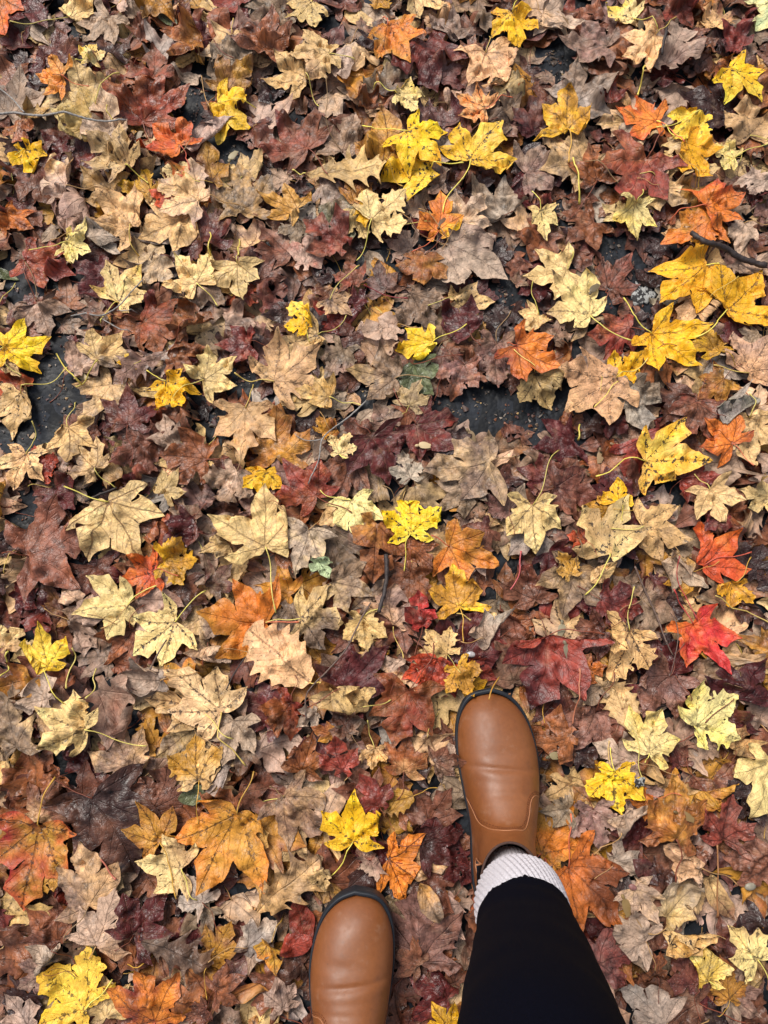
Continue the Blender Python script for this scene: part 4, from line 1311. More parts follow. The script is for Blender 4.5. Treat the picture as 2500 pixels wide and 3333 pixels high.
# crumbs of leaf, grit and small stones in the gaps
R3 = np.random.default_rng(5)
cv, cf, ca = [], [], [[], [], [], []]; n = 0
for k in range(1500):
    hI = R3.integers(len(HP)); hp = HP[hI]
    a, q = R3.uniform(0, 6.28), hp[2] * math.sqrt(R3.random()) * 1.4
    p = hp[:2] + np.array([math.cos(a), math.sin(a)]) * q
    s = R3.uniform(.0008, .0032) * (2.2 if R3.random() < .07 else 1); m = R3.integers(4, 7)
    th = np.sort(R3.uniform(0, 6.28, m)); rr = s * R3.uniform(.5, 1.2, m)
    zz = .0006 + R3.random() * .001
    V = np.concatenate([np.stack([p[0] + rr * np.cos(th), p[1] + rr * np.sin(th), zz + R3.uniform(0, s * .4, m)], 1), [[p[0], p[1], zz + s * R3.uniform(.2, .6)]]])
    F = np.array([(m, j, (j + 1) % m) for j in range(m)])
    if H[gi(V[:, 0], V[:, 1])].max() > .003: continue
    cv.append(V); cf.append(F + n); n += len(V)
    code = str(R3.choice(['B', 'W', 'K', 'o', 'T', 'D', 'g', 'D', 'K']))
    c = PAL[code] * R3.uniform(.2, .7)
    for kk, d in enumerate((np.tile([*c, 1], (m + 1, 1)), np.tile([.5, 0, .5, .2], (m + 1, 1)), np.ones((m + 1, 4)), np.tile(R3.uniform(0, 40, 3), (m + 1, 1)))): ca[kk].append(d)
o = link('leaf_crumbs', mesh_with('leaf_crumbs', np.concatenate(cv), np.concatenate(cf), [np.concatenate(a) for a in ca]))
o['kind'] = 'stuff'; o['label'] = 'fine crumbs of leaf and grit on the bare wet asphalt'; o['category'] = 'debris'

# ------------------------------------------------------------------ twigs
M_TWIG = simple_mat('twig_bark', srgb(140, 135, 130), .6, 260, .45, .8, .0008)
M_TWIG_D = simple_mat('dark_bark', srgb(52, 42, 40), .6, 300, .5, .9, .001)
M_TWIG_B = simple_mat('brown_bark', srgb(105, 85, 75), .6, 260, .4, .8, .0008)
def tp(c, r, x, y, lift=0.0):
    X, Y = tile(c, r, x, y); z = .03
    for _ in range(3):
        p = unproject(X, Y, z); z = hat(*p) + .002
    return p
def ground_line(P, rad, seed=0, lift=.001, rest=True):
    P = [np.array(p) for p in P]
    out = []
    for a, b in zip(P[:-1], P[1:]):
        k = max(3, int(np.hypot(*(b - a)) / .004)); tt = np.linspace(0, 1, k, endpoint=False)[:, None]
        out.append(a + (b - a) * tt)
    Q = np.concatenate(out + [P[-1][None]]); n = len(Q)
    r = np.random.default_rng(seed)
    ker = np.ones(5) / 5
    for _ in range(2): Q[2:-2] = np.stack([np.convolve(Q[:, k], ker, 'valid') for k in (0, 1)], 1)
    Q = Q + r.normal(0, rad * .12, Q.shape)
    h = np.array([H[a-1:a+2, b-1:b+2].max() for a, b in zip(*gi(Q[:, 0], Q[:, 1]))])
    z = h.copy()
    for _ in range(60):
        zz = z.copy(); zz[1:-1] = .5 * (z[:-2] + z[2:]); z = np.maximum(h - .004, zz)
    return np.concatenate([Q, (z + rad + lift)[:, None]], 1)
def twig(name, lines, mat, label, cat='twig', seed=0, ns=7):
    root = None; o3 = None
    for k, (P, r0, r1) in enumerate(lines):
        L = ground_line(P, max(r0, r1), seed + k)
        R = np.linspace(r0, r1, len(L)) * (1 + .18 * np.abs(np.sin(np.arange(len(L)) * .9 + k)) ** 8 + np.random.default_rng(seed + k).normal(0, .05, len(L)))
        V, F = tube(squash(L), R, ns)
        if root is None:
            o3 = squash(L)[0]; root = link(name, make_mesh(name, V - o3, F, mat)); root.location = o3
            root['label'] = label; root['category'] = cat; root['group'] = 'thin twigs and sticks among the leaves'
        else:
            link('side_shoot', make_mesh('side_shoot', V - o3, F, mat), root)
T = tp
twig('twig', [([T(0,0,-40,745), T(0,0,60,765), T(0,0,170,742), T(0,0,340,778), T(0,0,560,790), T(0,0,740,812), T(0,0,860,862)], .0019, .0013),
              ([T(0,0,165,740), T(0,0,90,655), T(0,0,-20,560)], .0012, .0009)], M_TWIG, 'long pale grey forked twig at the upper left edge', seed=11)
twig('twig', [([T(0,1,925,160), T(0,1,850,245), T(0,1,790,320), T(0,1,770,362), T(0,1,660,410), T(0,1,560,408), T(0,1,470,398)], .0008, .0011),
              ([T(0,1,665,408), T(0,1,720,445), T(0,1,790,478), T(0,1,860,500)], .0009, .0006),
              ([T(0,1,770,362), T(0,1,840,355), T(0,1,900,372)], .0008, .0006)], M_TWIG, 'thin grey branching twig over the light yellow rounded leaf', seed=21)
twig('twig', [([T(1,1,715,965), T(1,1,600,1050), T(1,1,490,1130), T(1,1,425,1195), T(1,1,412,1320), T(1,1,340,1475)], .0011, .0008),
              ([T(1,1,430,1188), T(1,1,310,1205), T(1,1,250,1150)], .0008, .0005)], M_TWIG, 'thin forked twig in the picture centre beside the purple wine leaf', seed=31)
twig('twig', [([T(2,2,795,350), T(2,2,850,480), T(2,2,900,590), T(2,2,945,700), T(2,2,1000,830), T(2,2,1045,930)], .0013, .0009),
              ([T(2,2,1025,650), T(2,2,1075,740), T(2,2,1075,900), T(2,2,1030,1050)], .0006, .0005)], M_TWIG_B, 'long dark twig leading to the wine star leaf, lower right', seed=41)
twig('twig', [([T(1,2,745,585), T(1,2,690,670), T(1,2,590,890), T(1,2,470,1020), T(1,2,360,1135), T(1,2,325,1180), T(1,2,325,1350)], .0011, .0009)], M_TWIG_B, 'straight twig running from the ragged cream leaf down to the flat toothed leaf', seed=51)
twig('stick', [([T(2,0,1150,1522), T(2,0,1250,1580), T(2,0,1350,1630), T(2,0,1460,1675), T(2,0,1640,1730)], .0036, .0044)], M_TWIG_D, 'thick dark stick lying near the right edge, upper right', 'stick', 61, 10)
twig('stick', [([T(1,2,842,275), T(1,2,850,400), T(1,2,835,520), T(1,2,795,650)], .0030, .0026)], M_TWIG_D, 'short black rotten stick upright in the middle of the picture', 'stick', 71, 9)
twig('stick', [([T(2,0,990,200), T(2,0,970,300), T(2,0,945,410)], .0024, .0018)], M_TWIG_D, 'short dark stick behind the pinkish tan leaf, top right', 'stick', 81)
twig('twig', [([T(0,2,1078,826), T(0,2,1040,910), T(0,2,1003,1015)], .0010, .0012)], M_TWIG_B, 'tiny twig below the right cream star leaf, lower left', seed=91)
twig('twig', [([T(0,1,555,1590), T(0,1,660,1545), T(0,1,760,1500)], .0016, .0012)], M_TWIG_D, 'dark twig hidden beside the big khaki leaf', seed=95)
twig('twig', [([T(0,2,1590,935), T(0,2,1530,1040), T(0,2,1465,1150)], .0009, .0008)], M_TWIG_D, 'dark twig at the right tip of the peach star leaf', seed=97)

# ------------------------------------------------------------------ loose leaf stems
def loose_stem(a, b, rgb, label, seed, rad=.0009, bend=.1):
    r = np.random.default_rng(seed)
    P = lay_curve(T(*a), T(*b), r, None, bend, 18, rad)
    P[:, 2] += .0006
    R = np.full(len(P), rad); R[-2:] = rad * 1.5; R[0] = rad * 1.2
    V, F = tube(squash(P), R, 6); o3 = squash(P)[0]
    c = srgb(*rgb); n = len(V)
    me = mesh_with('leaf_stem', V - o3, F, (np.tile([*c, 1], (n, 1)), np.tile([.5, .1, .4, .15], (n, 1)), np.ones((n, 4)), np.zeros((n, 3)) + seed))
    o = link('leaf_stem', me); o.location = o3; o['label'] = label; o['category'] = 'stem'; o['group'] = 'loose leaf stems lying on the leaves'
loose_stem((2,0,400,1020), (2,0,435,1330), (226, 205, 96), 'loose yellow stem left of the brick red leaf, upper right', 1, .0012)
loose_stem((2,0,835,485), (2,0,797,655), (226, 205, 96), 'loose yellow stem standing on the orange leaf pointing left', 2, .0011)
loose_stem((0,0,735,800), (0,0,700,690), (206, 180, 90), 'short loose stem touching the long forked twig', 3, .0009)
loose_stem((0,1,365,630), (0,1,530,835), (210, 190, 90), 'curved loose stem over the large asphalt gap', 4, .0010)
loose_stem((0,1,490,845), (0,1,630,670), (205, 185, 90), 'loose stem crossing the curved one beside the asphalt gap', 5, .0009)
loose_stem((0,0,1360,1510), (0,0,1365,1655), (222, 200, 96), 'short straight loose stem right of the peach tan leaf, upper left', 6, .0010)
loose_stem((0,0,1550,1550), (0,0,1545,1655), (222, 200, 96), 'short loose stem beside the glossy oxblood leaf, upper left', 7, .0010)
loose_stem((1,0,945,1375), (1,0,1240,1590), (150, 110, 70), 'long thin brown loose stem left of the slug marked orange leaf', 8, .0006)
loose_stem((1,1,700,200), (1,1,985,275), (140, 40, 50), 'dark red loose stem below the glossy brown leaf, upper centre', 9, .0007)
loose_stem((2,1,440,1090), (2,1,430,1190), (226, 205, 96), 'short loose yellow stem below the large peach tan leaf', 10, .0011)
loose_stem((0,2,490,880), (0,2,492,1135), (215, 195, 110), 'straight loose stem right of the dark veined yellow leaf', 12, .0009)
loose_stem((0,2,630,1010), (0,2,595,1200), (215, 195, 110), 'loose stem above the long curled beige leaf, lower left', 13, .0008)
loose_stem((0,2,0,1060), (0,2,45,900), (215, 200, 96), 'loose yellow stem at the left edge beside the yellow leaf, lower half', 14, .0010)
loose_stem((2,2,-10,500), (2,2,60,250), (190, 90, 90), 'pink loose stem above the right boot, right of centre', 15, .0009)
loose_stem((2,2,395,1370), (2,2,440,1010), (190, 120, 90), 'thin pinkish loose stem right of the right boot toe', 16, .0009)
loose_stem((2,2,640,1640), (2,2,632,1480), (205, 170, 110), 'loose stem on the pinkish grey leaf, lower right', 17, .0008)
loose_stem((2,3,225,600), (2,3,355,860), (196, 96, 80), 'red loose stem between the leg and the very large rust orange leaf', 18, .0010)
loose_stem((2,3,1330,500), (2,3,1315,960), (160, 110, 70), 'long upright brown loose stem near the right edge, lower right', 19, .0010, .03)
loose_stem((0,3,650,595), (0,3,750,725), (190, 110, 90), 'pink loose stem beside the tip of the very large dark brown leaf', 20, .0010)
loose_stem((1,3,470,700), (1,3,395,560), (120, 96, 70), 'bent loose stem left of the spotted yellow star above the left boot', 21, .0009)
loose_stem((2,2,1060,290), (2,2,1170,700), (180, 70, 70), 'red brown loose stem above the bright red leaf', 22, .0007)
loose_stem((2,2,1310,540), (2,2,1680,720), (190, 165, 90), 'thin loose stem below the mustard leaf at the right edge', 23, .0008)
loose_stem((1,2,1300,655), (1,2,1390,700), (190, 165, 90), 'short curved loose stem above the large dark wine leaf', 24, .0008, .3)

def toe_stem():
    """thin stem lying over the toe of the right boot"""
    a, b = unproject(1080, 1462, .05), unproject(1056, 1511, .074)
    t = np.linspace(0, 1, 12)[:, None]
    P = np.hstack([a + (b - a) * t + np.array([[-.004, -.001]]) * np.sin(t * math.pi), .046 + .030 * np.sin(t * math.pi * .52)])
    V, F = tube(P, np.linspace(.0007, .0010, 12), 6); n = len(V)
    me = mesh_with('leaf_stem', V - P[0], F, (np.tile([*srgb(190, 140, 60), 1], (n, 1)), np.tile([.5, .1, .4, .15], (n, 1)), np.ones((n, 4)), np.zeros((n, 3))))
    o = link('leaf_stem', me); o.location = P[0]; o['label'] = 'short thin stem lying over the toe of the right boot'; o['category'] = 'stem'; o['group'] = 'loose leaf stems lying on the leaves'
toe_stem()
# ------------------------------------------------------------------ maple keys
def samara(c, r, x, y, ang, rgb, label, seed, L=.021):
    p = T(c, r, x, y); z0 = hat(*p) + .0012
    n, mrows = 11, 5; V = []; 
    for i in range(n):
        t = i / (n - 1); w = .0016 + .0034 * math.sin(min(1, t * 1.1) * math.pi * .82) ** 1.2 if t > .22 else .0022 * math.sin(math.pi * (t / .22) * .7 + .5)
        for j in range(mrows):
            s = j / (mrows - 1) * 2 - 1
            thick = (.0014 if t < .22 else .0003) * (1 - s * s)
            V.append((s * w + .0016 * t * t * 3, t * L, thick + .0010 * math.sin(t * 3)))
    V = np.array(V); F = []
    for i in range(n - 1):
        for j in range(mrows - 1):
            a = i * mrows + j; F += [(a, a + 1, a + mrows + 1), (a, a + mrows + 1, a + mrows)]
    sd_, wg = V.copy(), V
    ca_, sa_ = math.cos(ang), math.sin(ang)
    def tr(Q): return np.stack([Q[:, 0] * ca_ + Q[:, 1] * sa_, -Q[:, 0] * sa_ + Q[:, 1] * ca_, Q[:, 2]], 1)
    F = np.array(F); rr = np.random.default_rng(seed)
    cc = srgb(*rgb); nn = len(V)
    att = lambda n_, k=1.0: (np.tile([*(cc * k), 1], (n_, 1)), np.tile([.5, .2, .5, .5], (n_, 1)), np.ones((n_, 4)), rr.uniform(0, 9, 3) + np.zeros((n_, 3)))
    # dome top plus a flat underside so it has a body
    o3 = np.array([p[0], p[1], z0])
    B = V.copy(); B[:, 2] = V[:, 2] - .0008
    VV = np.concatenate([V, B]); FF = np.concatenate([F, F[:, ::-1] + nn])
    o = link('maple_key', mesh_with('maple_key', tr(VV), FF, att(2 * nn))); o.location = o3
    # the seed: a small ellipsoid at the base
    S = []; SF = []
    for i in range(7):
        a = math.pi * i / 6
        for j in range(10):
            b = 2 * math.pi * j / 10
            S.append((.0022 * math.sin(a) * math.cos(b), .0018 + .0034 * -math.cos(a), .0010 + .0015 * math.sin(a) * math.sin(b)))
    for i in range(6):
        for j in range(10):
            a, b = i * 10 + j, i * 10 + (j + 1) % 10; SF += [(a, b, b + 10), (a, b + 10, a + 10)]
    link('seed', mesh_with('seed', tr(np.array(S)), np.array(SF), att(70, .75)), o)
    o['label'] = label; o['category'] = 'maple key'; o['group'] = 'winged maple seeds scattered on the leaves'
samara(1,1,1035,1228, 1.35, (196,172,130), 'pale winged maple key on the glossy dark red leaf', 1)
samara(1,1,1365,1120, 2.4, (150,125,90), 'brown maple key on the olive grey leaf, right of centre', 2)
samara(2,1,648,1205, 2.0, (160,130,95), 'tan maple key left above the yellow tan leaf, right side', 3)
samara(2,1,590,1225, 3.0, (145,118,85), 'maple key pointing down beside the tan one, right side', 4)
samara(2,1,505,245, .5, (110,96,70), 'dark maple key lying on the large cream star leaf', 5)
samara(0,1,560,765, -1.5, (186,165,125), 'pale maple key at the rim of the large asphalt gap', 6)
samara(2,3,1050,285, 1.8, (125,100,60), 'wet brown maple key on the large rust tan upright leaf', 7, .026)
samara(2,3,715,825, 2.7, (165,135,85), 'maple key on the very large rust orange leaf beside the leg', 8, .025)
samara(2,2,325,700, 3.1, (140,130,105), 'greyish maple key above the large red leaf, lower right', 9)
samara(2,2,340,835, 2.7, (140,130,105), 'maple key on the edge of the large red leaf, lower right', 10)
samara(0,0,875,920, 0.1, (170,150,120), 'maple key right at the end of the long forked twig', 11)
samara(0,0,1480,1040, .3, (150,135,100), 'maple key on the bare asphalt below the yellow leaf, upper left', 12)
samara(2,0,830,110, 2.9, (110,90,60), 'dark maple key beside the stem of the pale yellow leaf, top right', 13)
samara(1,0,1180,1480, .5, (90,58,30), 'dark brown maple key on the orange leaf below the yellow trio', 14, .024)
samara(2,2,225,1590, 1.2, (125,112,80), 'olive maple key against the right side of the right boot', 15)

# bark flake with lichen
def flake(c, r, x, y, size, label, seed):
    p = T(c, r, x, y); z0 = hat(*p) + .001
    rr = np.random.default_rng(seed); n = 26
    th = np.arange(n) * 2 * math.pi / n; R = size * (.75 + .25 * np.sin(2 * th + 1) + rr.normal(0, .1, n))
    rings = []
    for q, h in ((1, 0), (.97, .002), (.75, .0036), (.45, .0030), (.2, .0042)):
        rings.append(np.stack([R * np.cos(th) * q * .7, R * np.sin(th) * q, np.full(n, h) + rr.normal(0, .0005, n)], 1))
    V = np.concatenate(rings + [np.array([[0, 0, .004]])]); F = []
    for i in range(4):
        for j in range(n):
            a, b = i * n + j, i * n + (j + 1) % n; F += [(a, b, b + n), (a, b + n, a + n)]
    F += [(4 * n + j, 4 * n + (j + 1) % n, 5 * n) for j in range(n)]
    m, nt, pr = new_mat('lichen_bark')
    tc = nd(nt, 'ShaderNodeTexCoord'); nz = nd(nt, 'ShaderNodeTexNoise'); nz.inputs['Scale'].default_value = 190; nz.inputs['Detail'].default_value = 5
    nt.links.new(tc.outputs['Object'], nz.inputs['Vector'])
    f_ = maprange(nt, nz.outputs[0], .48, .54, 0, 1)
    nt.links.new(mixc(nt, 'MIX', f_, (.018, .016, .016, 1), (.36, .36, .34, 1)), pr.inputs['Base Color']); pr.inputs['Roughness'].default_value = .75
    b = nd(nt, 'ShaderNodeBump'); b.inputs['Distance'].default_value = .002; nt.links.new(nz.outputs[0], b.inputs['Height']); nt.links.new(b.outputs[0], pr.inputs['Normal'])
    o = link('bark_flake', make_mesh('bark_flake', V, np.array(F), m)); o.location = (p[0], p[1], z0)
    o['label'] = label; o['category'] = 'bark'
flake(2,1,850,245, .028, 'black and white lichen covered bark flake near the big yellow leaves', 3)
flake(2,3,830,95, .010, 'small lichen speckled bark piece right of the bright yellow small leaf', 4)
# pebbles
def pebble(c, r, x, y, size, rgb, label, seed, rough=.4):
    p = T(c, r, x, y); z0 = hat(*p)
    rr = np.random.default_rng(seed); V = []; F = []
    for i in range(9):
        a = math.pi * i / 8
        for j in range(14):
            b = 2 * math.pi * j / 14; w = 1 + .12 * math.sin(2 * b + seed) + .06 * math.sin(3 * a + b)
            V.append((size * math.sin(a) * math.cos(b) * w, size * .8 * math.sin(a) * math.sin(b) * w, size * .5 * (1 - math.cos(a)) * .9))
    for i in range(8):
        for j in range(14):
            a, b = i * 14 + j, i * 14 + (j + 1) % 14; F += [(a, b, b + 14), (a, b + 14, a + 14)]
    o = link('pebble', make_mesh('pebble', V, np.array(F), simple_mat('pebble_stone', srgb(*rgb), rough, 300, .25, .3, .0004)))
    o.location = (p[0], p[1], z0 - size * .1); o['label'] = label; o['category'] = 'pebble'
pebble(2,3,1545,770, .0065, (140,132,115), 'small grey pebble near the right edge, lower right', 1)
pebble(1,2,1395,920, .0055, (180,176,176), 'small shiny white pebble on the large dark wine leaf', 2, .15)
pebble(2,3,785,775, .0050, (140,96,90), 'pink pebble like seed below the dark plum oval leaf', 3)

# ------------------------------------------------------------------ the person: boots, socks, leggings
def leather_mat():
    m, nt, p = new_mat('tan_leather')
    tc = nd(nt, 'ShaderNodeTexCoord'); v = tc.outputs['Object']
    n1 = nd(nt, 'ShaderNodeTexNoise'); n1.inputs['Scale'].default_value = 9; n1.inputs['Detail'].default_value = 4; nt.links.new(v, n1.inputs['Vector'])
    n2 = nd(nt, 'ShaderNodeTexNoise'); n2.inputs['Scale'].default_value = 220; n2.inputs['Detail'].default_value = 5; nt.links.new(v, n2.inputs['Vector'])
    vo = nd(nt, 'ShaderNodeTexVoronoi', feature='DISTANCE_TO_EDGE'); vo.inputs['Scale'].default_value = 900; nt.links.new(v, vo.inputs['Vector'])
    f_ = maprange(nt, n1.outputs[0], .3, .7, 0, 1)
    a = srgb(119, 67, 31); b_ = srgb(136, 82, 44)
    c = mixc(nt, 'MIX', f_, (*[float(x) for x in a], 1), (*[float(x) for x in b_], 1))
    sc_ = maprange(nt, n2.outputs[0], .3, .7, .95, 1.05)
    cc = nd(nt, 'ShaderNodeCombineColor')
    for i in range(3): nt.links.new(sc_, cc.inputs[i])
    c = mixc(nt, 'MULTIPLY', 1.0, c, cc.outputs[0])
    n3 = nd(nt, 'ShaderNodeTexNoise'); n3.inputs['Scale'].default_value = 46; n3.inputs['Detail'].default_value = 7; n3.inputs['Roughness'].default_value = .7; nt.links.new(v, n3.inputs['Vector'])
    c = mixc(nt, 'MIX', maprange(nt, n3.outputs[0], .56, .72, 0, .30), c, (.34, .20, .13, 1))
    c = mixc(nt, 'MIX', maprange(nt, n3.outputs[0], .43, .30, 0, .35), c, (.10, .036, .014, 1))
    sp_ = nd(nt, 'ShaderNodeTexVoronoi'); sp_.inputs['Scale'].default_value = 70; nt.links.new(v, sp_.inputs['Vector'])
    c = mixc(nt, 'MIX', maprange(nt, sp_.outputs[0], .055, .035, 0, .6), c, (.05, .022, .012, 1))
    nt.links.new(c, p.inputs['Base Color'])
    nt.links.new(maprange(nt, n3.outputs[0], .3, .7, .40, .58), p.inputs['Roughness'])
    p.inputs['Specular IOR Level'].default_value = .55
    h = math_n(nt, 'ADD', math_n(nt, 'MULTIPLY', n2.outputs[0], .8), math_n(nt, 'MULTIPLY', maprange(nt, vo.outputs['Distance'], 0, .2, 0, 1), .12))
    b = nd(nt, 'ShaderNodeBump'); b.inputs['Strength'].default_value = .22; b.inputs['Distance'].default_value = .0006
    nt.links.new(h, b.inputs['Height']); nt.links.new(b.outputs[0], p.inputs['Normal'])
    return m
M_LEATHER = leather_mat()
M_SOLE = simple_mat('dark_rubber', srgb(26, 32, 40), .55, 120, .15, .2, .0004)
M_ELASTIC = simple_mat('navy_elastic', srgb(30, 34, 46), .8, 500, .3, .6, .0006)
M_EDGE = simple_mat('cut_leather_edge', srgb(168, 112, 76), .6, 200, .1, .1)
M_THREAD = simple_mat('brown_thread', srgb(112, 58, 28), .6, 300, .2, .2)
M_COLLAR = simple_mat('dark_lining', srgb(70, 48, 40), .8, 300, .2, .2)
def fabric_mat(name, rgb, scale, dist, rough=.9, sheen=0.0, var=.25):
    m = simple_mat(name, rgb, rough, scale, var, .8, dist, .08)
    p = m.node_tree.nodes['Principled BSDF']; p.inputs['Sheen Weight'].default_value = sheen
    return m
M_SOCK = fabric_mat('white_knit', srgb(200, 196, 202), 420, .0012, .95, .0, .10)
M_LEGG = fabric_mat('black_jersey', srgb(4, 5, 16), 900, .0004, .95, .0, .3)

AX = np.array([.003, -.200])                        # ankle centre, boot space
Z_FEATHER = .020
def spine(y):
    ys = [-.30, -.26, -.21, -.19, -.17, -.15, -.13, -.10, -.07, -.045, -.025, -.010, 0.0]
    zs = [.085, .100, .112, .112, .105, .094, .082, .069, .0615, .0565, .052, .046, .040]
    return np.interp(y, ys, zs)
def crease(x, y, side):
    z = -.0019 * np.exp(-((y + .093 + .06 * x) / .0022) ** 2) * np.exp(-((x) / .045) ** 4)
    z += .0016 * np.exp(-((y + .101 + .05 * x) / .0055) ** 2) - .0010 * np.exp(-((y + .075 - .12 * x) / .006) ** 2 - ((x - .02) / .03) ** 2)
    z += -.0015 * np.exp(-((y + .120 - .03 * x) / .004) ** 2) * np.exp(-((x - .01 * side) / .03) ** 2)
    z += -.0012 * np.exp(-((y + .152) / .006) ** 2) + .0012 * np.exp(-((y + .163) / .005) ** 2)
    return z
UP = FOOT * [0.975, 0.985] + [0, -.002]
NB = len(UP)
def surf_point(x, y, e0=.047):
    P = np.stack([x, y], 1); d = seg_dist(P, UP, np.roll(UP, -1, 0)); ins = inside(P, UP); d = np.where(ins, d, 0)
    k = np.clip(1 - d / e0, 0, 1); gg = (1 - k ** 2.5) ** (1 / 2.1)
    return Z_FEATHER + (spine(y) - Z_FEATHER) * gg
COLLAR_RX, COLLAR_RY, COLLAR_Z = .0345, .045, .138
def boot_rings():
    dirs = UP - AX; R = np.hypot(*dirs.T); dirs = dirs / R[:, None]
    rc = 1 / np.sqrt((dirs[:, 0] / COLLAR_RX) ** 2 + (dirs[:, 1] / COLLAR_RY) ** 2)
    rj = np.minimum(rc + .0085, R - .003)
    rings = []
    nv, nsft = 84, 16
    q = 1 - (np.linspace(0, 1, nv)) ** 1.9          # q=1 at the edge
    q = 1 - np.linspace(0, 1, nv) ** 1.9
    for qq in q:
        r_ = rj + (R - rj) * qq
        P = AX + dirs * r_[:, None]
        z = surf_point(P[:, 0], P[:, 1])
        if qq > .999: z[:] = Z_FEATHER
        rings.append(np.column_stack([P, z]))
    zj = rings[-1][:, 2].copy()
    for k in range(1, nsft):
        t = k / (nsft - 1)
        r_ = rj + (rc - rj) * (t ** .6)
        P = AX + dirs * r_[:, None]
        top = COLLAR_Z + .006 * np.sin(np.arctan2(dirs[:, 0], dirs[:, 1]) * 2 + math.pi / 2) * 0 + dirs[:, 1] * (-.006)
        rings.append(np.column_stack([P + np.array([-.0065 * t, -.006 * t]), zj + (top - zj) * t]))
    A = np.array(rings)
    for _ in range(14):
        B = A.copy(); B[1:-1] = .5 * A[1:-1] + .25 * (A[:-2] + A[2:]); A[nv-16:nv+8] = B[nv-16:nv+8]
        A[2:] = .6 * A[2:] + .2 * (np.roll(A, 1, 1)[2:] + np.roll(A, -1, 1)[2:])
    A[:nv + 2, :, 2] += crease(A[:nv + 2, :, 0], A[:nv + 2, :, 1], 1) * np.clip(np.linspace(0, 3, nv + 2), 0, 1)[:, None]
    return A, nv
BR, NV = boot_rings()
def ring_mesh(A, close=True):
    n, m = A.shape[:2]; V = A.reshape(-1, 3); F = []
    for i in range(n - 1):
        for j in range(m if close else m - 1):
            a, b = i * m + j, i * m + (j + 1) % m; F.append((a, b, b + m, a + m))
    return V, F
from mathutils.bvhtree import BVHTree
def sample_surface(bvh, pts, off=.0006):
    out = []
    for p in pts:
        loc, nrm, _, _ = bvh.find_nearest(Vector(p))
        if nrm.z < -.2: nrm = -nrm
        out.append(np.array(loc + nrm * off))
    return np.array(out)

